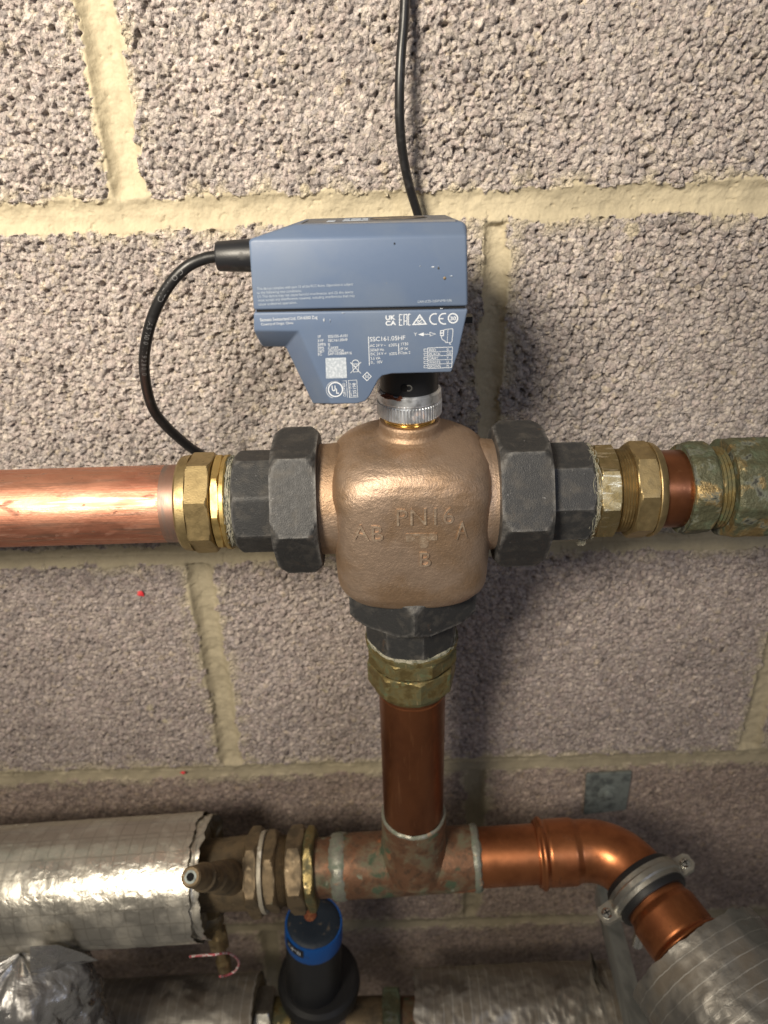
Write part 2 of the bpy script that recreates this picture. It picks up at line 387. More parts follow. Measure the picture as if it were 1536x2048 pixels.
M['foil_dark'] = foil_mat('foil_dark', (.66, .66, .66), .20, .05, .05, ((.20, .19, .18), 50, .42, .64), crink=.9, line=.2, lmix=.1, cs=70)

# ------------------------------------------------------------------ the block wall
ZJ = [ZC + .147, ZC - .068, ZC - .296, ZC - .516, ZC - .741, ZC - .968]      # bed joints
JH = .0072; JHS = [.0088, .0088, .0072, .0072, .0072, .0072]; VW = [.0098, .0078, .0100, .0085, .0085]
JH0 = .0072                                                                  # half joint
VJ = [[-.136, .306, -.578], [.070, -.372, .512], [-.135, .302, -.577], [.074, -.372, .515], [-.13, .30]]
def pebbles(x, z, cell, seed, zr=1.0):
    """union of tilted ellipsoid grains: (height, grain id hash, second hash)"""
    ci = np.floor(x / cell).astype(np.int64); cj = np.floor(z / cell).astype(np.int64)
    best = np.full(x.shape, -1e9); hid = np.zeros(x.shape); hid2 = np.zeros(x.shape)
    k0 = np.zeros_like(ci)
    for di in (-1, 0, 1):
        for dj in (-1, 0, 1):
            i, j = ci + di, cj + dj
            h = [_hash(i, j, k0 + q, seed) for q in range(6)]
            cx = (i + .5 + (h[0] - .5) * 1.0) * cell; cz = (j + .5 + (h[1] - .5) * 1.0) * cell
            ang = h[2] * PI; ca, sa = np.cos(ang), np.sin(ang)
            dx, dz = x - cx, z - cz
            u, v = dx * ca + dz * sa, -dx * sa + dz * ca
            rad = cell * (.36 + .42 * h[3] ** 2); asp = .50 + .45 * h[4]
            q = (u / rad) ** 2 + (v / (rad * asp)) ** 2
            hh = np.maximum(0, 1 - np.minimum(q, 1)) ** .40 * rad * .85 - np.maximum(q - 1, 0) * rad * 1.3 + (h[5] - .60) * cell * 1.0
            hh = np.maximum(hh, -cell * 1.5)
            up = hh > best
            best = np.where(up, hh, best); hid = np.where(up, h[0] * .37 + h[4] * .63, hid); hid2 = np.where(up, h[2], hid2)
    return best, hid, hid2
PAL = np.array([(.46, .425, .40), (.42, .375, .36), (.39, .365, .36), (.51, .47, .43), (.44, .405, .39), (.34, .31, .30), (.49, .44, .37), (.23, .21, .20)])
PW = np.cumsum([.22, .22, .16, .14, .12, .07, .045, .025])
MORT = np.array([.44, .385, .275])
BT = [1.0, .94, 1.04, .97, 1.02, .92]
wall = thing('block_wall', 'aggregate concrete block wall with sandy mortar joints behind the pipework', 'wall', (0, 0, 0))
SPL = [(at(1262, 458, 0), .0050), (at(610, 378, 0), .0030), (at(650, 1380, 0), .003), (at(300, 1415, 0), .004), (at(330, 1440, 0), .003)]
mort_v, mort_f, mort_t, mo = [], [], [], 0
for ci in range(5):
    z1, z0 = ZJ[ci], ZJ[ci + 1]
    step = (.00066, .00066, .00082, .0014, .0026)[ci]
    hw = (.25, .315, .39, .46, .52)[ci]
    if ci == 0: z1 = ZC + .10
    nx = int(2 * hw / step); nz = int((z1 - z0) / step)
    gx, gz = np.meshgrid(np.linspace(-hw, hw, nx), np.linspace(z0, z1, nz))
    x, z = gx.ravel(), gz.ravel(); p3 = np.stack([x, np.zeros_like(x), z], 1)
    wob = (fbm(p3, 70, 3) - .5) * .0085 + (fbm(p3, 420, 9) - .5) * .0050
    de = np.minimum(np.abs(z - ZJ[ci]) - JHS[ci], np.abs(z - ZJ[ci + 1]) - JHS[ci + 1])
    ge = de.copy(); vert = np.zeros_like(x); dvm = np.full(x.shape, 1.)
    for vj in VJ[ci]:
        dv = np.abs(x - vj - (fbm(p3, 18, 31) - .5) * .004) - VW[ci]
        dvm = np.minimum(dvm, dv); ge = np.minimum(ge, dv)
    edge = ge + wob                                   # > 0 on a block
    wx = (fbm(p3, 500, 101) - .5) * .0013; wz = (fbm(p3, 500, 131) - .5) * .0013
    big, id1, id2 = pebbles(x + wx, z + wz, .0036, 11 + ci)
    med, id3, id4 = pebbles(x + .3 + wx * .8, z + .7 + wz * .8, .0022, 53 + ci)
    lowf = fbm(p3, 16, 77)
    finer = np.clip((lowf - .40) / .25, 0, 1)
    rel = np.where(big > med + .0004 * finer, big, med)
    amp = (.72, .68, .50, .36, .36)[ci]
    hb = rel * amp * (.60 + .55 * (1 - finer)) + (vnoise(p3, 1100, 5) - .5) * .0009 + (lowf - .5) * .0015
    pc = .0062; pi, pj = np.floor((x + wx) / pc).astype(np.int64), np.floor((z + wz) / pc).astype(np.int64); pit = np.zeros_like(x)     # open pits between the grains
    for di in (-1, 0, 1):
        for dj in (-1, 0, 1):
            q_ = [_hash(pi + di, pj + dj, np.full_like(pi, 40 + t_), 301 + ci) for t_ in range(4)]
            ddx = x + wx * 2 - (pi + di + q_[0]) * pc; ddz = z + wz * 2 - (pj + dj + q_[1]) * pc
            rp = np.where(q_[2] > .55, .0005 + .0010 * q_[3] ** 2, 1e-6)
            pit = np.maximum(pit, np.clip(1.25 - np.hypot(ddx, ddz * (.7 + .8 * q_[0])) / rp, 0, 1))
    hb = hb - pit ** .6 * .0045 * (1.0, 1.0, .8, .35, .35)[ci]
    pick = np.where(big > med, id1, id3); r = np.mod(pick * 7.31 + id2 * .5, 1)
    idx = np.searchsorted(PW, r * .999); tone = PAL[np.minimum(idx, 7)].copy()
    tone *= (.80 + .40 * np.mod(pick * 13.7, 1))[:, None] * (.90 + .24 * (fbm(p3, 25, 41) - .3))[:, None]
    tone = tone * np.array(BT)[(np.searchsorted(sorted(VJ[ci]), x) + ci * 2) % 6][:, None] * (.88 + .24 * fbm(p3, 7, 201))[:, None]
    tone = tone * np.array([.955, .92, .905])
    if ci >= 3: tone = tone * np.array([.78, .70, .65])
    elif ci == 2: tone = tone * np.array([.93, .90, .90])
    smear = np.clip(1 - edge / .010, 0, 1) * np.clip((fbm(p3, 110, 61) - .46) * 9, 0, 1)
    for sp, rad in SPL:
        dd = np.hypot(x - sp[0], z - sp[2]) + (fbm(p3, 300, 15) - .5) * .004
        smear = np.maximum(smear, np.clip((rad - dd) / .0012, 0, 1)); hb = np.where(dd < rad, np.maximum(hb, .0006), hb)
    tone = tone * (1 - smear[:, None] * .8) + MORT * 1.05 * smear[:, None] * .8
    hb = np.where(smear > .3, hb * .55 + .0002, hb)
    hv_ = .0006 - .0056 * np.sin(np.clip(-dvm / JH, 0, 1) * PI / 2) ** .8
    hh_ = .0002 - .0024 * np.sin(np.clip(-de / JH, 0, 1) * PI / 2)
    kv_ = np.clip((de + .0015 + (fbm(p3, 120, 71) - .5) * .006) / .006, 0, 1); kv_ = kv_ * kv_ * (3 - 2 * kv_)
    hm = np.where(dvm < .0, hv_ * kv_ + hh_ * (1 - kv_), hh_)
    hm = hm + (fbm(p3, 1300, 8, 2) - .5) * .00055 + (fbm(p3, 160, 18) - .5) * .0020 + (fbm(p3 * np.array([.25, 1, 1]) if False else p3, 45, 88) - .5) * .0018
    hm = hm - np.where((vnoise(p3, 330, 19) > .90), .0007, 0)
    tm = MORT * (.72 + .34 * fbm(p3, 60, 23) + .22 * fbm(p3, 14, 24))[:, None] * (.93 + .14 * vnoise(p3, 1400, 29))[:, None]
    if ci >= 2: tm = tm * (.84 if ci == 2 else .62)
    isb = edge > 0
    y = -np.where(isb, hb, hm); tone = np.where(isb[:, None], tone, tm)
    V = np.stack([x, y, z], 1)
    ii = (np.arange(nz - 1)[:, None] * nx + np.arange(nx - 1)[None]).ravel()
    Q = np.stack([ii, ii + 1, ii + 1 + nx, ii + nx], 1)
    fx, fz = x[Q].mean(1), z[Q].mean(1); fb = isb[Q].sum(1) >= 3
    bid = np.searchsorted(sorted(VJ[ci]), fx)
    def sheet(name, sel, mt_, kind=None):
        f = Q[sel]; u, inv = np.unique(f, return_inverse=True)
        me = bpy.data.meshes.new(name); me.vertices.add(len(u)); me.vertices.foreach_set('co', V[u].astype(np.float32).ravel())
        nf = len(f); me.loops.add(nf * 4); me.loops.foreach_set('vertex_index', inv.reshape(-1).astype(np.int32))
        me.polygons.add(nf); me.polygons.foreach_set('loop_start', np.arange(nf, dtype=np.int32) * 4)
        me.polygons.foreach_set('use_smooth', np.ones(nf, bool)); me.update(); me.validate()
        ca = me.color_attributes.new('tone', 'FLOAT_COLOR', 'POINT')
        ca.data.foreach_set('color', np.concatenate([tone[u], np.ones((len(u), 1))], 1).astype(np.float32).ravel())
        return link(name, me, mt_, wall)
    for k in range(len(VJ[ci]) + 1):
        s = fb & (bid == k)
        if s.sum() > 200: sheet('block', s, M['block'])
    sheet('mortar', ~fb, M['mortar'])
V, F = boxv(-.6, .6, .012, .10, ZJ[5], ZC + .10); make('wall_core', V, F, M['galv'], wall)
for px, py, s in ((281, 1190, .0036), (366, 1547, .0026)):
    c = at(px, py, .0022); rnd = random.Random(px); n = 14; vs = [(c[0], c[1] - .0008, c[2])]
    for k in range(n):
        rr = s * (.55 + .6 * rnd.random()); a = 2 * PI * k / n
        vs.append((c[0] + rr * math.cos(a), c[1] + .0008, c[2] + .8 * rr * math.sin(a)))
    make('paint_spot', vs, [(0, 1 + k, 1 + (k + 1) % n) for k in range(n)], M['red'], wall)

# ------------------------------------------------------------------ pipework axes
OFF = .095; YA = -OFF
ZM = ZC - .2015                      # main run axis
XV = .0145                           # spindle / branch axis
def ZL(x): return ZC - .512 + (x - .005) * .056     # lower run axis (rises to the right)
LD = np.array([1, 0, .056]); LD /= np.linalg.norm(LD)
LAX = (LD, np.array([0, -1., 0]), np.cross(LD, np.array([0, -1., 0])) * -1)
LAX = (LD, np.array([0., -1., 0.]), np.array([-LD[2], 0, LD[0]]))
def LP(x): return np.array([x, YA, ZL(x)])
def mx(px, off=.12): return xat(px, 1000, off)
def lx(px, off=.115): return xat(px, 1725, off)
def fibres(center, axis, r, count, length, seed, width=.00011):
    a, e1, e2 = [np.array(q, float) for q in (AX[axis] if isinstance(axis, str) else axis)]
    rnd = random.Random(seed); parts = []
    for k in range(count):
        th = rnd.uniform(0, 2 * PI); p = []; rr = r + rnd.uniform(-.0004, .0004); tt = rnd.uniform(-.002, .002); dth = rnd.choice((-1, 1)) * rnd.uniform(.2, 1) * length / r
        for s in range(5):
            q = s / 4
            p.append(np.array(center) + a * (tt + rnd.uniform(-.0008, .0008)) + (e1 * math.cos(th + dth * q) + e2 * math.sin(th + dth * q)) * (rr + rnd.uniform(0, .00035) * (1 + 2 * q)))
        parts.append(sweep(spline(p, 3), width * rnd.uniform(.7, 1.6), 5)[:2])
    return join(*parts)

# ------------------------------------------------------------------ three-port valve
valve = thing('mixing_valve', 'cast bronze three-port valve with dark union nuts below the blue-grey actuator', 'valve', (XV, YA, ZC - .30))
zc = lambda v: ZC + v
rows = [C(zc(-.1565), .0125), C(zc(-.1560), .0130), C(zc(-.1560), .0150), C(zc(-.1566), .0155), C(zc(-.1612), .0158), C(zc(-.1628), .0168), C(zc(-.1640), .0190),
        C(zc(-.1650), .0225), C(zc(-.1664), .0275), C(zc(-.1684), .0318), C(zc(-.1712), .0352), C(zc(-.1750), .0378), C(zc(-.1800), .0393), C(zc(-.186), .0398),
        C(zc(-.200), .0398), C(zc(-.212), .0397), C(zc(-.225), .0394), C(zc(-.236), .0391), C(zc(-.2440), .0385), C(zc(-.2488), .0370), C(zc(-.2514), .0344), C(zc(-.2522), .0305), C(zc(-.2525), .026), C(zc(-.262), .026)]
def refine(rows, k=4):
    out = []
    for a, b in zip(rows[:-1], rows[1:]):
        for s in range(k): out.append(C(a[0] + (b[0] - a[0]) * s / k, a[2] + (b[2] - a[2]) * s / k))
    return out + [rows[-1]]
V, F = lathe(refine(rows), (XV, YA, 0), 'z', n=180)
def sqn(z):      # squareness of the barrel section at height z (2 = round)
    return 2 + 2.1 * np.clip((ZC - .164 - z) / .022, 0, 1) * np.clip((z - ZC + .258) / .016, 0, 1)
rr_ = np.hypot(V[:, 0] - XV, V[:, 1] - YA); tt_ = np.arctan2(V[:, 0] - XV, -(V[:, 1] - YA)); ex = sqn(V[:, 2])
k_ = (np.abs(np.cos(tt_)) ** ex + np.abs(np.sin(tt_)) ** ex) ** (-1 / ex)
wx_ = 1 + .055 * np.clip((ZC - .163 - V[:, 2]) / .012, 0, 1) * np.clip((V[:, 2] - ZC + .2535) / .012, 0, 1)     # wider than deep
nz_ = 1 + ((fbm(V, 180, 1) - .5) * .0007) / .04
V[:, 0] = XV + rr_ * k_ * nz_ * wx_ * np.sin(tt_); V[:, 1] = YA - rr_ * k_ * nz_ * np.cos(tt_)
make('valve_body', V, F, M['bronze'], valve, sharp=45)
def front_off(x, z, R=.0396):
    e = float(sqn(np.array([z]))[0]); return OFF + R * max(.02, 1 - min(.995, abs(x - XV) / (R * 1.055)) ** e) ** (1 / e)
body = valve.children[0] if valve.children else None
body = [o for o in bpy.data.objects if o.name == 'valve_body'][0]
for s in (-1, 1):
    rows = [C(0, .0297), C(.036, .0300), C(.0390, .0303), C(.0412, .0300), C(.043, .0299), C(.052, .0298), C(.062, .0298)]
    V, F = lathe(refine(rows, 3), (XV, YA, ZM), ((s, 0, 0), (0, -1, 0), (0, 0, 1)), n=120, rough=.0003, rscale=200, seed=4)
    make('side_port', V, F, M['bronze'], valve, sharp=45)
# raised casting letters, wrapped on the barrel
def wrap_text(s, px, py, hpx, sx=1.0, skew=0.0, raise_=.0007, rot=0.0):
    a = at(px, py, .135); b = at(px, py - hpx, .135); size = (b[2] - a[2]) / .72
    V, F = text_geo(s, size, 1.05, .0012, bold=.0)
    out = []
    for v in V:
        x_ = a[0] + v[0] * sx; z_ = a[2] + v[1]
        out.append((x_, -(front_off(x_, z_) + (.00085 if v[2] > 0 else -.0012)), z_))
    return out, F
for s, px, py, h, sx in (('PN16', 790, 1051, 34, .93), ('AB', 706, 1084, 32, .95), ('A', 912, 1080, 36, .62), ('B', 836, 1133, 30, .95)):
    V, F = wrap_text(s, px, py, h, sx); make('cast_lettering', V, F, M['bronze'], body, smooth=False)
def wrap_poly(pts, r0=.0385, r1=.0402):
    n = len(pts); out = []
    for R in (r0, r1):
        for (px, py) in pts:
            a = at(px, py, .135); out.append((a[0], -(front_off(a[0], a[2]) + R - .0397), a[2]))
    F = [tuple(range(n, 2 * n))] + [(i, (i + 1) % n, n + (i + 1) % n, n + i) for i in range(n)]
    return out, F
V, F = wrap_poly([(811, 1068), (843, 1067), (874, 1067), (875, 1080), (858, 1081), (857, 1092), (851, 1096), (842, 1096), (838, 1089), (829, 1082), (812, 1083)])
make('flow_symbol', V, F, M['bronze'], body, smooth=False)
# union nuts and tails
def sidenut(s, x0, x1, name='union_nut'):
    rows = nut_rows(x0, x1, 6, .0343, 0, ch=.0045, lo_=1.045)
    rows = [C(x0 - .0004, .0290), C(x0 - .0002, .0325)] + rows + [C(x1 + .0002, .031), C(x1 + .0004, .0280)]
    V, F = lathe(rows, (0, YA, ZM), 'x', n=180, rough=.00012, rscale=220, seed=int(abs(x0) * 1e4)); return make(name, V, F, M['iron'], valve, sharp=24)
sidenut(-1, mx(541), mx(634))
sidenut(1, mx(1000), mx(1104))
for x0, x1, ph in ((mx(457), mx(548), math.radians(32)), (mx(1098), mx(1196), math.radians(9))):
    k = 8; rows = nut_rows(x0, x1, k, .0258, ph, ch=.0022)
    V, F = lathe(rows, (0, YA, ZM), 'x', n=120, rough=.00015, rscale=240, seed=8); make('union_tail', V, F, M['iron'], valve, sharp=20)
for x0, x1 in ((mx(628), mx(650)), (mx(990), mx(1004))):
    V, F = lathe([C(x0, .0265), C(x0 + .0004, .0288), C(x1 - .0004, .0288), C(x1, .0265)], (0, YA, ZM), 'x'); make('seat_ring', V, F, M['rubber'], valve)
rows = nut_rows(0, .0235, 6, .0352, 0, ch=.005, lo_=1.04)
rows = rows + [C(.0238, .031), C(.0240, .0285)]
V, F = lathe(rows, (XV, YA, ZC - .2695), 'z', n=120, rough=.0002, rscale=220); make('union_nut', V, F, M['iron'], valve, sharp=24)
V, F = lathe(nut_rows(0, .032, 8, .0256, math.radians(12), ch=.002), (XV, YA, ZC - .2955), 'z', n=120, rough=.00015, rscale=240); make('union_tail', V, F, M['iron'], valve, sharp=20)

# ------------------------------------------------------------------ actuator
FO = .135; BO = .062
act = thing('valve_actuator', 'blue-grey plastic electric valve actuator with white printed text above the bronze valve', 'actuator', (XV, YA, ZC - .16))
A = lambda px, py, off=FO: at(px, py, off)
A0, B0, C0, D0 = A(497, 479), A(934, 470), A(936, 613), A(507, 621)
E0, F0 = A(588, 449, .127), A(926, 443, .127)
pts = [A0, B0, C0, D0, E0, F0, A(934, 452, .127)]
def back(p, dz=0, off=BO, dx=0): return np.array([p[0] + dx, -off, p[2] + dz])
G0 = A(596, 437, BO); H0 = A(918, 430, BO)
zt = .5 * (G0[2] + H0[2]); G0 = np.array([E0[0], -BO, zt]); H0 = np.array([F0[0] - .001, -BO, zt])
pts += [back(A0, -.0125), back(C0), back(D0), G0, H0, back(B0, -.0105)]
up_h = bevelled('upper_housing', pts, None, M['housing'], act, .0011, 3, hull=True)
# lower housing
oo = .1235
inner = [(507, 626), (508, 662), (508, 662), (598, 662), (663, 808), (714, 808), (731, 803), (740, 792), (757, 760), (765, 752), (784, 748), (903, 745), (917, 706), (936, 619)]
outer = [(507, 626), (509, 662), (525, 694), (571, 694), (626, 808), (714, 808), (731, 803), (740, 792), (757, 760), (765, 752), (784, 748), (903, 745), (917, 706), (936, 619)]
n = len(inner)
Vi = [A(*q, FO) for q in inner]; Vo = []
for q, qi, p in zip(outer, inner, Vi):
    if q == qi: Vo.append(np.array([p[0], -oo, p[2]]))
    else: Vo.append(A(*q, oo))
Vb = [np.array([p[0], -BO, p[2]]) for p in Vo]
V = Vi + Vo + Vb; V[2] = V[1]
F = [tuple(i for i in range(n) if i != 2)]
for i in range(n):
    j = (i + 1) % n
    f = (i, j, n + j, n + i)
    if i == 1: f = (1, n + 2, n + 1)
    elif i == 2: f = (1, 3, n + 3, n + 2)
    F.append(f); F.append((n + i, n + j, 2 * n + j, 2 * n + i))
F.append(tuple(2 * n + i for i in range(n)))
used = sorted(set(i for f in F for i in f)); mp = {u: k for k, u in enumerate(used)}
V = [V[u] for u in used]; F = [tuple(mp[i] for i in f) for f in F]
lo_h = bevelled('lower_housing', V, F, M['housing'], act, .0008, 3, angle=12)
# dark seam between the two shells
p, q = A(509, 617), A(933, 611)
V, F = boxv(p[0] + .0006, q[0] - .0006, -(FO - .0012), -BO - .002, A(720, 624)[2], A(720, 608)[2]); make('seam', V, F, M['seam'], act, smooth=False)
# top details: recessed dial, sticker, slot
def topz(y):   # height of the tilted top face at depth off
    t = (-y - .127) / (BO - .127); return E0[2] * (1 - t) + zt * t
def topdisc(cx, cy, rx, ry, mt_, name, lift, seg=40):
    V = [(cx + rx * math.cos(a), cy + ry * math.sin(a), topz(cy + ry * math.sin(a)) + lift) for a in np.linspace(0, 2 * PI, seg, endpoint=False)]
    V2 = [(x, y, z - .001) for x, y, z in V]
    make(name, V + V2, [tuple(range(seg))] + [(i, (i + 1) % seg, seg + (i + 1) % seg, seg + i) for i in range(seg)], mt_, up_h, smooth=False)
cx = xat(797, 440, .095)
topdisc(cx, -.094, .0128, .0155, M['black_plastic'], 'dial_rim', .0003)
topdisc(cx, -.094, .0118, .0145, M['dial'], 'dial', .0006)
def toprect(x0, x1, y0, y1, mt_, name, lift=.00025):
    V = [(x0, y0, topz(y0) + lift), (x1, y0, topz(y0) + lift), (x1, y1, topz(y1) + lift), (x0, y1, topz(y1) + lift)]
    V += [(a, b, c - .001) for a, b, c in V]; make(name, V, [(0, 1, 2, 3)] + [(i, (i + 1) % 4, 4 + (i + 1) % 4, 4 + i) for i in range(4)], mt_, up_h, smooth=False)
sx = xat(712, 440, .095); toprect(sx - .0055, sx + .0055, -.108, -.082, M['print_dim'], 'label_sticker')
for dx_ in (-.0025, .0025): toprect(sx + dx_ - .0002, sx + dx_ + .0002, -.107, -.083, M['housing'], 'sticker_line', .0004)
sx = xat(609, 440, .11); toprect(sx - .0003, sx + .0003, -.124, -.092, M['seam'], 'slot')
toprect(E0[0] + .0125, E0[0] + .016, -.112, -.098, M['print_dim'], 'top_mark')
tri_x = xat(893, 436, .095)
# dust film on the top
toprect(E0[0] + .002, F0[0] - .003, -.1255, -BO - .004, M['dust'], 'dust_film', .00012)
# side peg on the right, collar, coupling nut
pz = zat(945, 636, .08); V, F = boxv(C0[0] - .002, C0[0] + .0085, -.0835, -.0775, pz - .0016, pz + .0016); make('side_peg', V, F, M['black_plastic'], act)
rows = [C(zc(-.1065), .0150), C(zc(-.1160), .0158), C(zc(-.1172), .0163), C(zc(-.1180), .0158)]
V, F = lathe(rows, (XV, YA, 0), 'z'); make('outlet_lip', V, F, M['housing'], act)
rows = [C(zc(-.1170), .0135), C(zc(-.1172), .0146), C(zc(-.1205), .0147), C(zc(-.1208), .0143), C(zc(-.1225), .0143), C(zc(-.1228), .0146), C(zc(-.1415), .0146), C(zc(-.1420), .013)]
V, F = lathe(rows, (XV, YA, 0), 'z'); col_ = make('collar', V, F, M['black_plastic'], act)
# grub screw hole in the collar
a_ = math.radians(-3); hc = np.array([XV + .0146 * math.sin(a_), YA - .0146 * math.cos(a_), zat(820, 776, .1095)])
V, F = lathe([C(-.001, .0017), C(.0002, .0017), C(.0002, .0011), C(-.0002, .0011)], hc, ((math.sin(a_), -math.cos(a_), 0), (0, 0, 1), (math.cos(a_), math.sin(a_), 0)), n=20); make('grub_screw', V, F, M['steel_screw'], col_)
V, F = lathe([C(-.001, .0018), C(.00012, .0018)], hc - np.array([.0022, 0, 0]), ((math.sin(a_), -math.cos(a_), 0), (0, 0, 1), (math.cos(a_), math.sin(a_), 0)), n=20); make('screw_hole', V, F, M['hole'], col_)
nk = 62 * 6
th = np.linspace(0, 2 * PI, nk, endpoint=False)
def kn(t, r, d): return (t, r, d)
R_ = [(-0.1386, .0138, 0), (-0.1386, .0150, 0), (-0.1396, .0160, 0), (-0.1432, .0163, 0), (-0.1438, .0158, 0), (-0.1446, .0158, 0), (-0.1450, .0162, .0006), (-0.1518, .0162, .0006), (-0.1526, .0152, 0), (-0.1528, .0125, 0)]
V = []; kno = np.clip(np.cos(th * 62) * 1.6, -1, 1) * .5
for t, r, d in R_: V.append(np.stack([XV + (r + d * kno) * np.sin(th), YA - (r + d * kno) * np.cos(th), np.full(nk, zc(t))], 1))
V = np.concatenate(V); F = [(i * nk + j, i * nk + (j + 1) % nk, (i + 1) * nk + (j + 1) % nk, (i + 1) * nk + j) for i in range(len(R_) - 1) for j in range(nk)]
cn = make('knurled_coupling_nut', V, F, M['zinc'], act, sharp=28)
# rust on the nut's left shoulder
rs = []; 
for k in range(26):
    rnd = random.Random(k); th_ = math.radians(-62 + 44 * rnd.random()); r_ = .0148 + .0010 * rnd.random(); s_ = .0008 + .0012 * rnd.random()
    cx_, cy_, cz_ = XV + r_ * math.sin(th_), YA - r_ * math.cos(th_), zc(-.1386 - (.0008 if r_ > .0153 else 0))
    ring = [(cx_ + s_ * math.cos(q) * (.7 + .5 * rnd.random()), cy_ + s_ * math.sin(q) * (.7 + .5 * rnd.random()), cz_ - .0003) for q in np.linspace(0, 2 * PI, 9, endpoint=False)]
    rs.append(([(cx_, cy_, cz_ + .0006)] + ring, [(0, 1 + i, 1 + (i + 1) % 9) for i in range(9)]))
V, F = join(*rs); o = make('rust_deposit', V, F, M['rust'], cn); o['kind'] = 'stuff'
rows = []
for k in range(9): rows += [C(zc(-.1520 - k * .0006), .0128 if k % 2 else .0134)]
V, F = lathe(rows, (XV, YA, 0), 'z'); make('threaded_stub', V, F, M['bronze_machined'], valve, sharp=20)

# ---- printing on the housing
PO = FO + .00012
def flat(parts):
    return join(*parts)
def ptext(s, px, py, hpx, width=None, rot=0, bold=0.0, host=None, mt_='print', off=PO):
    """text with baseline-left at pixel (px, py) on the front plane, cap height hpx, optional pixel width"""
    a = at(px, py, off); sc_ = np.linalg.norm(at(px, py - hpx, off) - a); size = sc_ / .72
    V, F = text_geo(s, size, 1.0, 0, bold=bold)
    if not len(V): return None
    if width:
        wm = np.linalg.norm(at(px + width, py, off) - a) if not rot else np.linalg.norm(at(px, py - width, off) - a)
        V[:, 0] *= wm / max(1e-9, V[:, 0].max())
    c, s_ = math.cos(rot), math.sin(rot)
    out = [(a[0] + v[0] * c - v[1] * s_, -off, a[2] + v[0] * s_ + v[1] * c) for v in V]
    return out, F
LIFT = [0]
def stroke(pts, wpx, closed=False, off=PO):
    LIFT[0] = (LIFT[0] + 1) % 7; off = off + LIFT[0] * 6e-6
    P_ = np.array([at(x, y, off) for x, y in pts]); wd = np.linalg.norm(at(700 + wpx, 650, off) - at(700, 650, off)) / 2
    if np.linalg.norm(P_[0] - P_[-1]) < 1e-7: P_ = P_[:-1]; closed = True
    n = len(P_); V = []
    for i in range(n):
        d0 = P_[i] - P_[i - 1] if (closed or i > 0) else P_[1] - P_[0]
        d1 = P_[(i + 1) % n] - P_[i] if (closed or i < n - 1) else P_[-1] - P_[-2]
        d0 = d0 / np.linalg.norm(d0); d1 = d1 / np.linalg.norm(d1); n0 = np.array([-d0[2], 0, d0[0]]); n1 = np.array([-d1[2], 0, d1[0]])
        m_ = n0 + n1; L_ = np.linalg.norm(m_); m_ = n0 if L_ < .3 else m_ / L_; m_ = m_ / max(.45, m_.dot(n0))
        V += [P_[i] + m_ * wd, P_[i] - m_ * wd]
    F = [(2 * i, 2 * i + 1, 2 * ((i + 1) % n) + 1, 2 * ((i + 1) % n)) for i in range(n if closed else n - 1)]
    return V, F
def arc(cx, cy, r, a0, a1, k=24): return [(cx + r * math.cos(math.radians(t)), cy - r * math.sin(math.radians(t))) for t in np.linspace(a0, a1, k)]
def pr(name, parts, host, mt_='print'):
    parts = [p for p in parts if p]; V, F = join(*parts); return make(name, V, F, M[mt_], host, smooth=False)
tl = .0
fcc = [('This device complies with part 15 of the FCC Rules. Operation is subject', 514, 580, 207), ('to the following two conditions:', 514, 588, 92),
       ('(1) This device may not cause harmful interference, and (2) this device', 515, 595.5, 205), ('must accept any interference received, including interference that may', 516, 603, 207), ('cause undesired operation.', 517, 611, 79)]
for s, x, y, wd in fcc:
    V, F = ptext(s, x, y, 5.2, wd, rot=.0195)
    make('printed_text', V, F, M['print_dim'], up_h, smooth=False)
pr('printed_text', [ptext('CAN ICES-3(B)/NMB-3(B)', 835, 606, 4.8, 70, rot=.0195)], up_h, 'print_dim')
pr('printed_text', [ptext('Siemens Switzerland Ltd, CH-6300 Zug', 520, 643, 6.4, 118, rot=.0195)], lo_h)
pr('printed_text', [ptext('Country of Origin: China', 522, 651, 5.0, 65, rot=.0195)], lo_h)
for (k, v, wk, wv), y in zip((('1P', 'SSS155-A101', 7, 39), ('31P', 'SSC161.05HF', 12, 39), ('2PFS', 'B', 16, 4), ('2PS', 'C0439', 13, 20), ('16D', '20250726', 13, 31), ('3C', 'SAP:103868716', 9, 47)), (676, 684, 692, 699, 705, 711)):
    pr('printed_text', [ptext(k, 635, y, 5.4, wk, rot=.0195), ptext(v, 656, y - .4, 5.4, wv, rot=.0195)], lo_h)
pr('code_panel', [([at(x, y, PO) for x, y in ((652, 757), (694, 756), (692, 715), (651, 716))], [(0, 1, 2, 3)])], lo_h, 'code_panel')
# crossed-out bin
bx, by = 711, 736
pr('bin_symbol', [stroke([(bx - 10, by - 11), (bx + 11, by + 11)], 1.1), stroke([(bx + 11, by - 12), (bx - 10, by + 10)], 1.1),
    stroke([(bx - 6, by - 8), (bx - 4, by + 8), (bx + 5, by + 7.5), (bx + 7, by - 8)], 1.1, True), stroke(arc(bx, by - 9, 7, 0, 180, 10), 1.2), stroke([(bx - 2, by - 7), (bx - 2, by - 3), (bx + 3, by - 3), (bx + 3, by - 7)], 1.0)], lo_h)
dx_, dy_ = 734, 753
pr('diamond_symbol', [stroke([(dx_ - 8.5, dy_), (dx_, dy_ - 8.5), (dx_ + 8.5, dy_), (dx_, dy_ + 8.5)], 1.5, True), stroke([(dx_ - 2, dy_ - 3), (dx_ - 2, dy_ + 3)], 1.4), stroke([(dx_ + 2, dy_ - 3), (dx_ + 2, dy_ + 3)], 1.4)], lo_h)
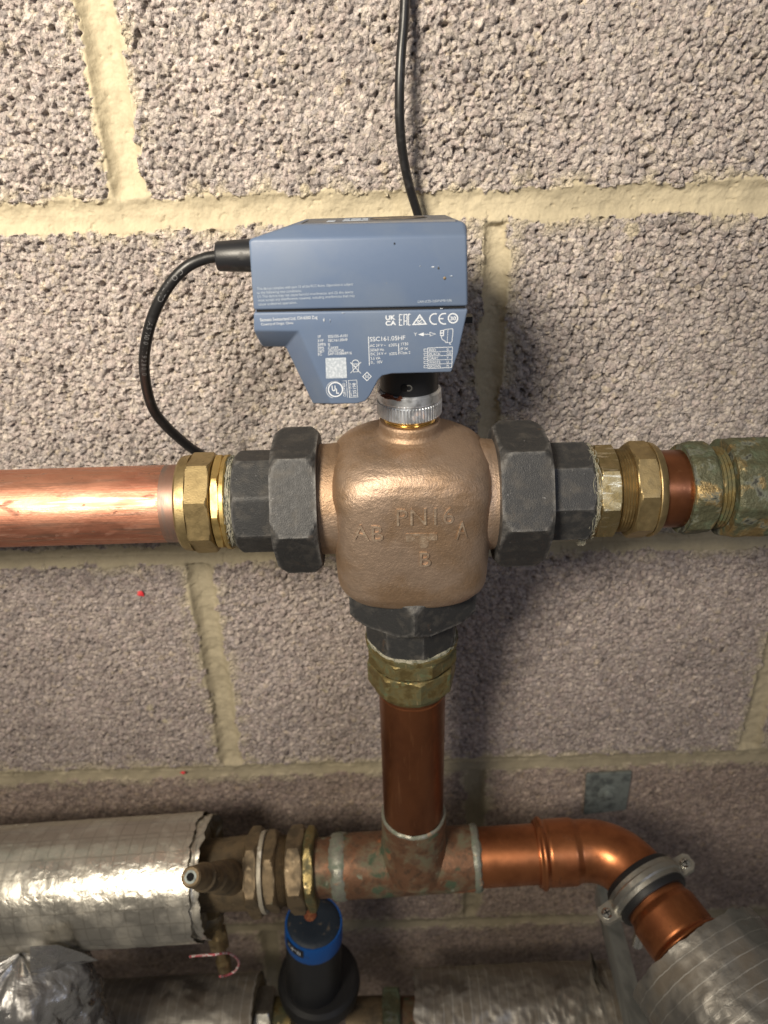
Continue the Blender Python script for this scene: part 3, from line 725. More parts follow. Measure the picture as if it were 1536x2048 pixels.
# certification mark
ux, uy = 671, 779
pr('certification_mark', [ptext('U', ux - 7.5, uy + 3, 11, 8, bold=.0001), ptext('L', ux + 1, uy + 8, 10, 6, bold=.0001),

    stroke([(667, 763), (693, 761.5), (695, 795), (669, 796)] + arc(669, 779.5, 16.5, 270, 90, 18), .9, True)], lo_h)
pr('printed_text', [ptext('CERTIFIED', 692, 793, 5, 27, rot=PI / 2 + .02)], lo_h)
pr('certification_ring', [stroke(arc(ux, uy, 14, 0, 360, 40), 2.6)], lo_h)
pr('file_number', [ptext('SAFETY US-CA', 704, 793, 4.2, 27, rot=PI / 2 + .02), ptext('E35198', 713, 793, 6.4, 27, rot=PI / 2 + .02), stroke([(697, 761), (713.5, 760), (715.5, 794), (699, 795)], .9, True)], lo_h)
# approval marks row
pr('conformity_mark', [ptext('UK', 771, 640, 9, 20, rot=.0195, bold=.00008), ptext('CA', 771, 651, 9, 21, rot=.0195, bold=.00008)], lo_h)
e0, ey = 799, 640
def eac(x):
    return [stroke([(x + 6, 629), (x, 629), (x, 650.5), (x + 6, 650.5)], 1.7), stroke([(x, 640), (x + 5, 640)], 1.6),
            stroke([(x + 9, 650.5), (x + 9, 629), (x + 15, 629), (x + 15, 650.5)], 1.7), stroke([(x + 9, 642), (x + 15, 642)], 1.5), stroke([(x + 22, 628.5), (x + 18, 628.5), (x + 18, 650), (x + 22, 650)], 1.7)]
pr('conformity_mark', eac(799), lo_h)
pr('conformity_mark', [stroke([(839.5, 630), (852, 648), (826, 649)], 2.4, True), stroke(arc(839.5, 641, 5.5, 60, 330, 16), 1.4), stroke([(836, 640), (839, 643.5), (845, 637)], 1.6)], lo_h)
pr('conformity_mark', [stroke(arc(870, 638, 10.5, 70, 290, 20), 2.4), stroke(arc(888.5, 637.5, 10.5, 70, 290, 20), 2.4), stroke([(879, 637.5), (887, 637.3)], 2.2)], lo_h)
pr('recycling_mark', [stroke(arc(906, 636.5, 9.2, 0, 360, 32), 2.6), ptext('30', 900, 640.5, 7.5, 12, bold=.00005)], lo_h)
# rating plate
pr('rating_rule', [stroke([(737, 673), (738.8, 731)], 1.4), stroke([(797, 687), (798, 709)], 1.4)], lo_h)
pr('printed_text', [ptext('SSC161.05HF', 739.5, 683, 9.0, 71, rot=.0195)], lo_h)
for s, x, y, wd in (('AC 24 V ~', 740, 694, 31), ('±20%', 777, 693, 17), ('50/60 Hz', 740.5, 703, 27), ('DC 24 V =', 741, 711, 31), ('±20%', 778, 710.3, 16), ('3.5 VA', 741, 719.5, 19), ('0... 10V', 741.5, 727.5, 23),
                    ('1T50', 801, 691, 15), ('IP 54', 801, 700.5, 14), ('Class 2', 800, 708.5, 20)):
    pr('printed_text', [ptext(s, x, y, 5.6, wd, rot=.0195)], lo_h)
# travel arrow, outline drawing, wiring table
tri = lambda a, b, c: ([at(*q, PO) for q in (a, b, c)], [(0, 1, 2)])
pr('direction_arrow', [ptext('Y', 828, 672, 7, 6), tri((836, 669), (847.5, 665), (847.8, 672.5)), stroke([(848, 668.7), (860, 668.4)], 1.1), stroke([(860, 664.5), (871.5, 668), (860.3, 672)], 1.0, True)], lo_h)
pr('outline_drawing', [stroke([(888, 660), (893, 658.5), (905, 657.5), (906, 662), (904, 683), (901, 685.5), (891, 685), (890, 682), (884.5, 679), (882.5, 673), (887, 671)], 1.1, True), stroke([(896, 658), (894.5, 685)], .8),
    stroke([(881, 661.5), (887, 661), (887, 671), (881, 671)], 1.6, True), stroke([(881, 666), (887, 666)], 2.0), stroke([(899.5, 685), (899.5, 688.5), (902, 688.5)], 1.1)], lo_h)
tab = [stroke([(855.5, 696), (905, 694), (903.5, 735), (856, 737)], 1.1, True)]
for k in range(1, 5): tab.append(stroke([(855.5, 696 + 8.2 * k), (904.5, 694 + 8.2 * k)], .9))
for k, (a, b) in enumerate((('RED', 'G'), ('BLACK', 'G0'), ('GRAY', 'Y'), ('WHITE', 'U'), ('BROWN', 'M'))):
    yb = 702.5 + 8.2 * k
    tab += [ptext(a, 858, yb, 5.0, 4.6 * len(a), rot=.0), ptext(b, 893, yb - 1, 5.0, 4.4 * len(b), rot=0), stroke([(855, yb - 4.5), (848, yb - 4.2), (848.2, yb + .3), (855, yb)], .9)]
pr('wiring_table', tab, lo_h)
# scuffs and stuck debris on the upper shell
for k, (px, py, w_, h_, m_) in enumerate(((866, 534, 6, 3, 'print'), (877, 536, 4, 7, 'steel_screw'), (889, 556, 8, 8, 'brass_old'), (903, 552, 8, 3, 'print_dim'), (840, 532, 3, 3, 'print_dim'), (648, 640, 3, 9, 'print'), (660, 641, 2, 8, 'print_dim'), (686, 626, 9, 2, 'print_dim'), (883, 617, 8, 2, 'print'), (789, 487, 4, 5, 'seam'))):
    rnd = random.Random(k + 5); c = at(px, py, PO); sc_ = .000212; ring = [(c[0] + sc_ * w_ / 2 * math.cos(q) * rnd.uniform(.5, 1.1), -PO - .00008, c[2] + sc_ * h_ / 2 * math.sin(q) * rnd.uniform(.5, 1.1)) for q in np.linspace(0, 2 * PI, 11, endpoint=False)]
    make('scuff', [(c[0], -PO - .0004, c[2])] + ring, [(0, 1 + i, 1 + (i + 1) % 11) for i in range(11)], M[m_], up_h if py < 612 else lo_h)
# cable gland
gz = zat(465, 512, .085)
gx0, gx1 = xat(430, 512, .09), A0[0] + .004
V, F = lathe([C(gx0 - .0003, .0050), C(gx0, .0063), C(gx0 + .001, .0068), C((gx0 + gx1) / 2, .0074), C(gx1, .0080)], (0, -.085, gz), 'x', n=48); make('cable_gland', V, F, M['black_plastic'], act)

# ------------------------------------------------------------------ cables
pp = [(442, 512, .085), (410, 517, .086), (372, 535, .088), (335, 575, .089), (305, 635, .088), (290, 700, .084), (290, 755, .078), (305, 815, .070), (335, 855, .062), (378, 893, .052), (410, 915, .045), (440, 950, .040), (470, 1000, .036)]
path = spline([at(*p) for p in pp], 14); V, F, fr = sweep(path, .00275, 28)
loop = make('cable', V, F, M['cable'])
tag(loop, 'black cable looping from the actuator gland down behind the left brass nut', 'cable')
def cable_text(s, path, fr, i0, size, step, host, phase, flip=False, mt_='print'):
    parts = []; L = np.concatenate([[0], np.cumsum(np.linalg.norm(np.diff(path, axis=0), axis=1))])
    pos = L[i0]
    for ch in s:
        if ch != ' ':
            i = int(np.searchsorted(L, pos)); i = min(i, len(path) - 1); T = fr[i][0]
            to = CAMLOC - path[i]; to -= T * to.dot(T); to /= np.linalg.norm(to); b = np.cross(T, to) * (1 if not flip else -1); Tx = T if not flip else -T
            V, F = text_geo(ch, size); out = []
            side = np.cross(to, T)                       # upright direction of the letters across the cable
            for v in V:
                an = (v[1] - size * .35) / .00275
                out.append(path[i] + T * v[0] + (to * math.cos(an) + side * math.sin(an)) * .00283)
            parts.append((out, F))
        pos += step
    return join(*parts)
V, F = cable_text('CO.,LTD', path, fr, 30, .0036, .0027, loop, 0); make('printed_text', V, F, M['print_faint'], loop, smooth=False)
V, F = cable_text('ASW001792800', path, fr, 57, .0034, .0027, loop, 0); make('printed_text', V, F, M['print_faint'], loop, smooth=False)
pp = [(812, -120, .006), (811, -40, .008), (808, 40, .012), (802, 110, .016), (799, 180, .0185), (800, 250, .0185), (806, 310, .016), (818, 370, .013), (836, 430, .010), (852, 490, .009), (862, 560, .010), (866, 640, .012)]
path = spline([at(*p) for p in pp], 10); V, F, fr = sweep(path, .00245, 28)
tag(make('cable', V, F, M['cable']), 'black cable hanging down the wall behind the actuator top', 'cable')

# ------------------------------------------------------------------ main run: left pipe and its compression fitting
def tube(x0, x1, r, z=ZM): return lathe([C(x0, r - .0012), C(x0, r), C(x0 + (x1 - x0) * .5, r), C(x1, r), C(x1, r - .0012)], (0, YA, z), 'x', n=96, rough=.00006, rscale=60)
V, F = tube(-.36, mx(352, .10), .0210); lp = make('copper_pipe', V, F, M['copper'])
tag(lp, 'bright scuffed copper pipe entering from the left into the brass nut', 'pipe')
xe = mx(340, .115)
V, F = lathe([C(xe - .0075, .02106), C(xe - .0072, .02113), C(xe + .003, .02113)], (0, YA, ZM), 'x', cap=(False, False)); make('scraped_ring', V, F, mat('scraped_copper', (.38, .23, .18), .9, .5, layers=[((.24, .20, .18), 200, .45, .65, (1, .2, .2), None, .6)], bumps=[(900, .3, .0005, (1, .1, .1))]), lp)
fit = thing('compression_fitting', 'clean brass compression fitting joining the left copper pipe to the valve', 'pipe fitting', (mx(400), YA, ZM - .027))
x0, x1, x2 = mx(338), mx(362), mx(412)
V, F = lathe([C(x0, .0212), C(x0, .0245), C(x0 + .0012, .0256), C(x1 - .001, .0262), C(x1, .0262)], (0, YA, ZM), 'x', rough=.0001, rscale=300); make('flange', V, F, M['brass'], fit, sharp=28)
V, F = lathe(nut_rows(x1 - .001, x2, 8, .0252, math.radians(28), ch=.0016), (0, YA, ZM), 'x', n=128, rough=.0001, rscale=260); make('compression_nut', V, F, M['brass'], fit, sharp=20)
x3, x4 = mx(413), mx(432)
V, F = lathe([C(x2 - .002, .0205), C(x2, .0222), C(x2 + .0009, .0212), C(x2 + .0016, .0222), C(x2 + .0024, .0212)], (0, YA, ZM), 'x'); make('thread', V, F, M['brass'], fit)
V, F = lathe(nut_rows(x3 + .0005, x4, 8, .0246, math.radians(10), ch=.0008), (0, YA, ZM), 'x', n=128, rough=.00012, rscale=300); make('body_hexagon', V, F, M['brass_bright'], fit, sharp=20)
V, F = lathe([C(x4, .0240), C(x4 + .0003, .0256), C(mx(441), .0256), C(mx(443), .0245)], (0, YA, ZM), 'x'); make('shoulder', V, F, M['brass_bright'], fit, sharp=28)
V1 = lathe([C(mx(442), .0225), C(mx(445), .0238), C(mx(452), .0240), C(mx(458), .0230)], (0, YA, ZM), 'x', rough=.0009, rscale=500)
V, F = join(V1, fibres((mx(449), YA, ZM), 'x', .0243, 130, .016, 5)); o = make('hemp_sealing', V, F, M['hemp'], fit); o['kind'] = 'stuff'

# right compression fitting
fit = thing('compression_fitting', 'scraped brass compression fitting with exposed threads right of the valve', 'pipe fitting', (mx(1270), YA, ZM - .027))
V1 = lathe([C(mx(1190), .0235), C(mx(1194), .0252), C(mx(1200), .0250), C(mx(1204), .0235)], (0, YA, ZM), 'x', rough=.0010, rscale=420)
V, F = join(V1, fibres((mx(1196), YA, ZM), 'x', .0256, 110, .012, 9), fibres((mx(1192), YA - .008, ZM - .026), 'x', .0025, 40, .008, 13)); o = make('hemp_sealing', V, F, M['hemp'], fit); o['kind'] = 'stuff'
V, F = lathe([C(mx(1199), .0235), C(mx(1200), .0252), C(mx(1205), .0252), C(mx(1206), .0240)], (0, YA, ZM), 'x'); make('shoulder', V, F, M['brass_scraped'], fit, sharp=28)
V, F = lathe(nut_rows(mx(1205), mx(1248), 8, .0244, math.radians(6), ch=.0014), (0, YA, ZM), 'x', n=128, rough=.00015, rscale=300); make('body_hexagon', V, F, M['brass_scraped'], fit, sharp=20)
xa, xb = mx(1244, .115), mx(1284, .115); rows = []; k = 14
for i in range(k + 1): rows.append(C(xa + (xb - xa) * i / k, .0226 if i % 2 else .0214))
V, F = lathe(rows, (0, YA, ZM), 'x', n=96); make('thread', V, F, M['brass'], fit, sharp=15)
V, F = lathe(nut_rows(mx(1281), mx(1326), 8, .0246, math.radians(20), ch=.0016), (0, YA, ZM), 'x', n=128, rough=.00015, rscale=280); make('compression_nut', V, F, M['brass'], fit, sharp=20)
V, F = lathe([C(mx(1325), .0256), C(mx(1327), .0258), C(mx(1336), .0252), C(mx(1342), .0240), C(mx(1343), .0212)], (0, YA, ZM), 'x', rough=.0001, rscale=300); make('flange', V, F, M['brass'], fit, sharp=28)
V, F = tube(mx(1310), mx(1420), .0210); tag(make('copper_pipe', V, F, M['copper_brown']), 'short stub of copper pipe between the brass nut and the green corroded fitting', 'pipe')
fit = thing('corroded_fitting', 'green corroded brass compression fitting at the right edge of the upper run', 'pipe fitting', (mx(1440), YA, ZM - .027))
rows = [C(mx(1378, .11), .0213), C(mx(1376, .11), .0240)] + nut_rows(mx(1380, .11), mx(1449), 8, .0240, math.radians(16), ch=.003)
V, F = lathe(rows, (0, YA, ZM), 'x', n=128, rough=.00045, rscale=260); make('compression_nut', V, F, M['verdigris'], fit, sharp=30)
xa, xb = mx(1450), mx(1480); rows = [C(xa + (xb - xa) * i / 8, .0222 if i % 2 else .0212) for i in range(9)]
V, F = lathe(rows, (0, YA, ZM), 'x'); make('thread', V, F, M['brass_dirty'], fit, sharp=15)
V, F = lathe(nut_rows(mx(1480), mx(1620), 8, .0262, math.radians(4), ch=.003), (0, YA, ZM), 'x', n=128, rough=.0006, rscale=240); make('body_hexagon', V, F, M['verdigris'], fit, sharp=30)
V, F = lathe([C(mx(1600), .021), C(mx(1605), .0265), C(mx(1660), .0265), C(mx(1665), .021)], (0, YA, ZM), 'x', rough=.001); make('compression_nut', V, F, M['verdigris'], fit)

# ------------------------------------------------------------------ branch: fitting and vertical pipe
fit = thing('compression_fitting', 'grimy olive brass compression fitting under the valve on the vertical pipe', 'pipe fitting', (XV, YA, ZC - .334))
V1 = lathe([C(zc(-.2985), .0262), C(zc(-.2972), .0270), C(zc(-.2952), .0266), C(zc(-.2940), .0245)], (XV, YA, 0), 'z', rough=.0010, rscale=420)
V, F = join(V1, fibres((XV, YA, zc(-.2958)), 'z', .0266, 90, .010, 21)); o = make('hemp_sealing', V, F, M['hemp'], fit); o['kind'] = 'stuff'
V, F = lathe([C(zc(-.2995), .0262), C(zc(-.2992), .0278), C(zc(-.2965), .0280), C(zc(-.2960), .0265)], (XV, YA, 0), 'z', rough=.0002); make('shoulder', V, F, M['brass_dirty'], fit, sharp=28)
V, F = lathe(nut_rows(zc(-.3105), zc(-.2990), 8, .0262, math.radians(22), ch=.0016), (XV, YA, 0), 'z', n=128, rough=.0002, rscale=280); make('body_hexagon', V, F, M['brass_dirty'], fit, sharp=20)
V, F = lathe([C(zc(-.3130), .0235), C(zc(-.3100), .0240)], (XV, YA, 0), 'z'); make('thread', V, F, M['seam'], fit)
rows = [C(zc(-.3345), .0212), C(zc(-.3342), .0232), C(zc(-.3325), .0246), C(zc(-.3300), .0254)] + nut_rows(zc(-.3295), zc(-.3125), 8, .0257, math.radians(8), ch=.0016)
V, F = lathe(rows, (XV, YA, 0), 'z', n=128, rough=.0003, rscale=280); make('compression_nut', V, F, M['brass_dirty'], fit, sharp=24)
V, F = lathe([C(zc(-.50), .0205), C(zc(-.50), .0209), C(zc(-.42), .0210), C(zc(-.32), .0210)], (XV, YA, 0), 'z', n=96, rough=.00008, rscale=50); vp = make('copper_pipe', V, F, M['copper_brown'])
tag(vp, 'dark brown tarnished vertical copper pipe dropping from the valve to the tee', 'pipe')
V, F = lathe([C(zc(-.3400), .02105), C(zc(-.3396), .0212), C(zc(-.3388), .0212), C(zc(-.3384), .02105)], (XV, YA, 0), 'z', cap=(False, False)); make('scored_ring', V, F, M['copper_orange'], vp)

# ------------------------------------------------------------------ tee
tee = thing('copper_tee', 'patchy green and orange tarnished copper tee at the foot of the vertical pipe', 'pipe fitting', (XV, YA, ZL(XV) - .024))
xl, xr = lx(676), lx(958)
L_ = lambda x: np.array([x, YA, ZL(x)])
def llathe(rows, n=96, **k): return lathe(rows, (0, YA, ZL(0)), LAX, n=n, **k)
xs = np.linspace(xl, xr, 40)
V, F = llathe([C(xl, .0208), C(xl, .0226)] + [C(x, .0229) for x in xs[1:-1]] + [C(xr, .0226), C(xr, .0208)], rough=.0003, rscale=70); make('tee_run', V, F, M['copper_patina'], tee)
zt0 = ZL(XV)
rows = [C(zt0 + .004, .0275), C(zt0 + .014, .0262), C(zt0 + .020, .0246), C(zt0 + .026, .0234), C(zt0 + .034, .0229), C(zt0 + .052, .0229), C(zt0 + .0545, .0227), C(zt0 + .0548, .0212)]
V, F = lathe(refine(rows, 3), (XV, YA, 0), 'z', n=96, rough=.0003, rscale=90); make('tee_branch', V, F, M['copper_patina'], tee)
V, F = lathe([C(zt0 + .0540, .0211), C(zt0 + .0544, .0228), C(zt0 + .0556, .0224), C(zt0 + .0566, .0212)], (XV, YA, 0), 'z', rough=.0005, rscale=260, cap=(False, False)); make('solder_ring', V, F, M['solder'], tee)
def solder(xc, wdt, seed):
    n = 96; th = np.linspace(0, 2 * PI, n, endpoint=False); rows = 7; V = []
    for i in range(rows):
        s = i / (rows - 1) * 2 - 1
        p = np.stack([np.cos(th) * 3, np.sin(th) * 3, np.full(n, s * .2 + seed)], 1); k = .55 + .9 * fbm(p, 1.3, seed)
        t = xc + s * wdt * k; r = .0213 + .0026 * math.sqrt(max(0, 1 - s * s))
        ctr = np.array([0, YA, ZL(0)]) + np.outer(t, LD); V.append(ctr + np.outer(r * np.cos(th), LAX[1]) + np.outer(r * np.sin(th), LAX[2]))
    V = np.concatenate(V); F = [(i * n + j, i * n + (j + 1) % n, (i + 1) * n + (j + 1) % n, (i + 1) * n + j) for i in range(rows - 1) for j in range(n)]
    make('solder_ring', V, F, M['solder'], tee)
solder(xl - .0005, .0062, 3); solder(xr + .0005, .0034, 6)
V, F = llathe([C(lx(622), .0205), C(lx(622), .0210), C(xl + .004, .0210), C(xl + .004, .0205)], rough=.0002, rscale=80)
tag(make('copper_pipe', V, F, M['copper_patina']), 'short stained copper pipe between the old brass nut and the tee', 'pipe')
V, F = llathe([C(xr - .004, .0205), C(xr - .004, .0210), C(lx(1092), .0210), C(lx(1092), .0205)], rough=.0001, rscale=60)
tag(make('copper_pipe', V, F, M['copper_orange']), 'orange-brown copper pipe between the tee and the elbow', 'pipe')

# ------------------------------------------------------------------ elbow turning towards the viewer
elb = thing('copper_elbow', 'polished orange copper elbow with beaded sockets held by the pipe clamp', 'pipe fitting', LP(lx(1190)))
xb0 = lx(1086); xc_ = lx(1185)
D2 = np.array([.40, -.90, -.12]); D2 /= np.linalg.norm(D2)
ang = math.acos(LD.dot(D2)); RB = .036
nrm = D2 - LD * LD.dot(D2); nrm /= np.linalg.norm(nrm)
P0 = LP(xc_); ctr = P0 + nrm * RB
arcp = [ctr - nrm * RB * math.cos(t) + LD * RB * math.sin(t) for t in np.linspace(0, ang, 22)]
P1 = arcp[-1]
LEG = .055
path = [P0 + LD * s for s in np.linspace(xb0 - xc_, -.001, 16)] + arcp + [P1 + D2 * s for s in np.linspace(.001, LEG, 26)]
path = np.array(path); rad = []
L = np.concatenate([[0], np.cumsum(np.linalg.norm(np.diff(path, axis=0), axis=1))]); LT = L[-1]
for s in L:
    def prof(d):   # radius from the socket mouth
        if d < .001: return .0228
        if d < .0065: return .0228 + .0023 * math.sin((d - .001) / .0055 * PI)
        if d < .0085: return .0226
        if d < .0265: return .0229
        if d < .031: return .0229 - .0018 * ((d - .0265) / .0045)
        return .0211
    rad.append(max(prof(s), prof(LT - s)))
# resample finely so that beads keep their shape
S = np.linspace(0, LT, 150); pth = np.stack([np.interp(S, L, path[:, i]) for i in range(3)], 1); rad = [max(prof(s), prof(LT - s)) * (1.02 + .05 * s / LT) for s in S]
V, F, fr = sweep(pth, rad, 64); make('elbow_body', V, F, M['copper_orange'], elb, sharp=50)
PE = P1 + D2 * LEG
V, F, _ = sweep(np.array([PE - D2 * .004, PE + D2 * .09]), .0210, 48)
tag(make('copper_pipe', V, F, M['copper_orange']), 'copper pipe running from the elbow into the foil sleeve at lower right', 'pipe')

# clamp
a_, e1_, e2_ = frame(D2, hint=(0, 0, 1))
PCc = P1 + D2 * .0100
ea, eb = at(1406, 1722, .12), at(1246, 1812, .14)
hv = ea - eb; hv -= a_ * a_.dot(hv); hv /= np.linalg.norm(hv); kv = np.cross(a_, hv); CAX = (a_, hv, kv)
clamp = thing('pipe_clamp', 'galvanised rubber-lined pipe clamp with two screws around the copper elbow', 'pipe clamp', PCc - np.array([0, 0, .03]))
V, F = lathe([C(-.0105, .0216), C(-.0105, .0252), C(-.0088, .0262), C(.0088, .0262), C(.0105, .0252), C(.0105, .0216)], PCc, CAX, n=72); make('rubber_lining', V, F, M['rubber'], clamp)
V, F = lathe([C(-.0062, .0260), C(-.0060, .0275), C(-.0030, .0277), C(-.0018, .0287), C(.0018, .0287), C(.0030, .0277), C(.0060, .0275), C(.0062, .0260)], PCc, CAX, n=72); make('clamp_band', V, F, M['galv_bright'], clamp, sharp=30)
tocam = kv if kv.dot(CAMLOC - PCc) > 0 else -kv
for s in (1, -1):
    c0 = PCc + hv * s * .0262; c1 = PCc + hv * s * .0392
    for lay in (.0012, -.0022):
        o_ = tocam * lay; q = []
        for (cc, hw_) in ((c0, .0066), (c1 - hv * s * .003, .0062), (c1, .0036)):
            for t in (-1, 1):
                for th_ in (0, .0016): q.append(cc + a_ * t * hw_ + o_ + tocam * th_)
        F = [(0, 2, 6, 4), (1, 5, 7, 3), (0, 1, 3, 2), (0, 4, 5, 1), (2, 3, 7, 6), (4, 6, 10, 8), (5, 9, 11, 7), (4, 8, 9, 5), (6, 7, 11, 10), (8, 10, 11, 9)]
        make('clamp_ear', q, F, M['galv_bright'], clamp, smooth=False)
    sc0 = PCc + hv * s * .0335
    sx_ = (tocam, hv, np.cross(tocam, hv))
    V, F = lathe([C(-.012, .0016), C(.0025, .0016), C(.0026, .0036), C(.0036, .0036), C(.0048, .0026), C(.0051, .0012)], sc0, sx_, n=28); scw = make('screw', V, F, M['steel_screw'], clamp, sharp=30)
    for d_ in (hv, np.cross(tocam, hv)):
        b_ = np.cross(tocam, d_); q = [sc0 + tocam * (.0045 + h_) + d_ * (i * .0022) + b_ * (j * .0004) for h_ in (0, .0008) for i in (-1, 1) for j in (-1, 1)]
        make('screw_slot', q, [(0, 1, 3, 2), (4, 6, 7, 5), (0, 4, 5, 1), (2, 3, 7, 6), (0, 2, 6, 4), (1, 5, 7, 3)], M['hole'], scw, smooth=False)
# clamp boss and threaded rod beneath
bz = PCc - tocam * .029
V, F = lathe([C(0, .0056), C(.009, .0056), C(.0092, .004), C(.05, .004)], bz, (np.array([0, 0, -1.]), np.array([0, -1., 0]), np.array([1., 0, 0])), n=24); make('clamp_boss', V, F, M['steel_screw'], clamp)

# cantilever bracket on the wall
brk = thing('wall_bracket', 'grey galvanised bracket with bolted wall plate and arm beneath the elbow', 'bracket', at(1215, 1700, 0))
pl = [at(1173, 1550, .0045), at(1264, 1545, .0045), at(1252, 1620, .0045), at(1168, 1630, .0045)]
q = [p.copy() for p in pl] + [np.array([p[0], -.0015, p[2]]) for p in pl]
bevelled('wall_plate', q, [(0, 1, 2, 3), (7, 6, 5, 4), (0, 4, 5, 1), (1, 5, 6, 2), (2, 6, 7, 3), (3, 7, 4, 0)], M['galv'], brk, .0006, 2)
bc = at(1216, 1588, .006)
V, F = lathe([C(-.003, .0095), C(-.0006, .0095), C(.0002, .008), C(.0006, .0045), C(.0010, .0044), C(.0028, .0044), C(.0034, .0030)], bc, ((0, -1, 0), (0, 0, 1), (1, 0, 0)), n=36); make('bolt', V, F, M['galv'], brk, sharp=28)
px0 = at(1224, 1640, .006)[0]; px1 = at(1256, 1640, .006)[0]
V, F = boxv(px0, px1, -.0045, -.0012, at(1194, 1768, .012)[2] - .026, at(1200, 1672, .0045)[2]); make('upright', V, F, M['galv'], brk, smooth=False)
za = ZC - .645
ra, rb, rc_, rd = at(1196, 1775, .02), at(1232, 1775, .02), at(1252, 2060, .12), at(1302, 2060, .12)
w0 = .0135
xa0 = ra[0]; 
q = []
for (x, y, z) in ((at(1194, 1768, .012)), (at(1268, 2075, .170))):
    for dx in (0, w0):
        for dz in (0, -.022): q.append((x + dx, y, z + dz))
bevelled('arm', q, [(0, 2, 3, 1), (4, 5, 7, 6), (0, 4, 6, 2), (1, 3, 7, 5), (0, 1, 5, 4), (2, 6, 7, 3)], M['galv_arm'], brk, .0006, 2)

# ------------------------------------------------------------------ lower-left: commissioning valve between foil sleeve and tee
cv = thing('commissioning_valve', 'old brass commissioning valve with two test points beside the foil-wrapped pipe', 'valve', LP(lx(440)) - np.array([0, 0, .05]))
V, F = llathe([C(lx(345), .0200), C(lx(345), .0246), C(lx(372), .0250), C(lx(420), .0254), C(lx(470), .0260), C(lx(482), .0262), C(lx(483), .021)], rough=.0003, rscale=110); vb = make('valve_body', V, F, M['brass_old'], cv)
def lnut(a, b, k, ap, ph, mt_, name, host, ch=.0025, rough=.0003): 
    V, F = llathe(nut_rows(lx(a), lx(b), k, ap, math.radians(ph), ch=ch), n=120, rough=rough, rscale=200); return make(name, V, F, M[mt_], host, sharp=22)
hx = lnut(480, 510, 6, .0280, 22, 'brass_old', 'body_hexagon', cv)
V, F = llathe([C(lx(509), .024), C(lx(509.5), .0285), C(lx(514), .0288), C(lx(518), .0285), C(lx(518.5), .024)], rough=.0006, rscale=180); make('joint_ring', V, F, mat('ptfe_joint', (.42, .38, .30), .3, .5, layers=[((.70, .66, .58), 130, .55, .66, None, 0, .6)], bumps=[(400, .5, .001, None)]), cv)
lnut(519, 545, 6, .0262, 8, 'brass_old', 'union_hexagon', cv)
xa, xb = lx(543), lx(568); V, F = llathe([C(xa + (xb - xa) * i / 12, .0246 if i % 2 else .0234) for i in range(13)]); make('thread', V, F, M['brass_old'], cv, sharp=15)
nb = thing('compression_nut', 'old brass hexagonal nut between the commissioning valve and the tee', 'nut', LP(lx(595)) - np.array([0, 0, .028]))
lnut(566, 602, 6, .0270, 20, 'brass_old', 'nut_hexagon', nb)
V, F = llathe(nut_rows(lx(603), lx(624), 6, .0262, math.radians(20), ch=.0020), n=120, rough=.0004, rscale=200); make('nut_collar', V, F, M['brass_dirty'], nb, sharp=22)
# plaque with cast lettering on the hexagon
def lpoint(px, py, off): return at(px, py, off)
fn_th = math.radians(22 + 30); 
fn = LAX[1] * math.cos(fn_th) + LAX[2] * math.sin(fn_th); ft = np.cross(fn, LD)
if ft[2] < 0: ft = -ft
hc = LP((lx(480) + lx(510)) / 2) + fn * .0282
def facet(V, c, ux, uy, n_, lift): return [c + ux * v[0] + uy * v[1] + n_ * (v[2] + lift) for v in V]
V, F = text_geo('32/20', .0068, 1.0, .0003); V[:, 0] -= V[:, 0].max() / 2; V[:, 1] -= .0024
make('cast_lettering', facet(V, hc, ft, -LD, fn, 0), F, M['brass_old'], hx, smooth=False)
fr_ = [];
for (u0, u1, v0, v1) in ((-.0112, .0112, -.0044, -.0036), (-.0112, .0112, .0036, .0044), (-.0112, -.0104, -.0044, .0044), (.0104, .0112, -.0044, .0044)):
    bv, bf = boxv(u0, u1, v0, v1, -.0005, .0005); fr_.append((facet(np.array(bv), hc, ft, -LD, fn, 0), bf))
V, F = join(*fr_); make('cast_frame', V, F, M['brass_old'], hx, smooth=False)
# white painted letters on the body
V, F = text_geo('HE', .0092, 1.0, 0); out = []
for v in V:
    th_ = math.radians(64) - (v[0]) / .0257 - math.radians(0); x_ = lx(452) + v[1]
    out.append(LP(x_) + (LAX[1] * math.cos(th_) + LAX[2] * math.sin(th_)) * .0263)
make('painted_lettering', out, F, mat('old_white_paint', (.42, .41, .37), 0, .7, layers=[((.2, .16, .09), 500, .5, .62, None, None, None)]), vb, smooth=False)
# angled test point
tp1 = at(381, 1754, .150); tp0 = LP(lx(452)) + np.array([0, -.012, .012]); d_ = tp1 - tp0; Ld = np.linalg.norm(d_); a3 = frame(d_, (0, 0, 1))
V, F = lathe([C(0, .0122), C(Ld * .30, .0112), C(Ld * .50, .0100), C(Ld * .53, .0086), C(Ld * .62, .0084), C(Ld * .64, .0094), C(Ld * .74, .0092), C(Ld * .76, .0078), C(Ld * .86, .0076), C(Ld * .88, .0070), C(Ld * .985, .0066), C(Ld, .0056), C(Ld, .0040), C(Ld - .002, .0034)], tp0, a3, n=48, rough=.0002, rscale=260)
t1 = make('test_point', V, F, M['brass_old'], cv, sharp=26)
V, F = lathe([C(Ld - .0018, .0041), C(Ld + .0003, .0041), C(Ld + .0003, .0026), C(Ld - .001, .0026)], tp0, a3, n=32); make('test_point_insert', V, F, M['galv'], t1)
V, F = lathe([C(Ld - .003, .0027), C(Ld + .00005, .0027)], tp0, a3, n=24); make('test_point_hole', V, F, M['hole'], t1)
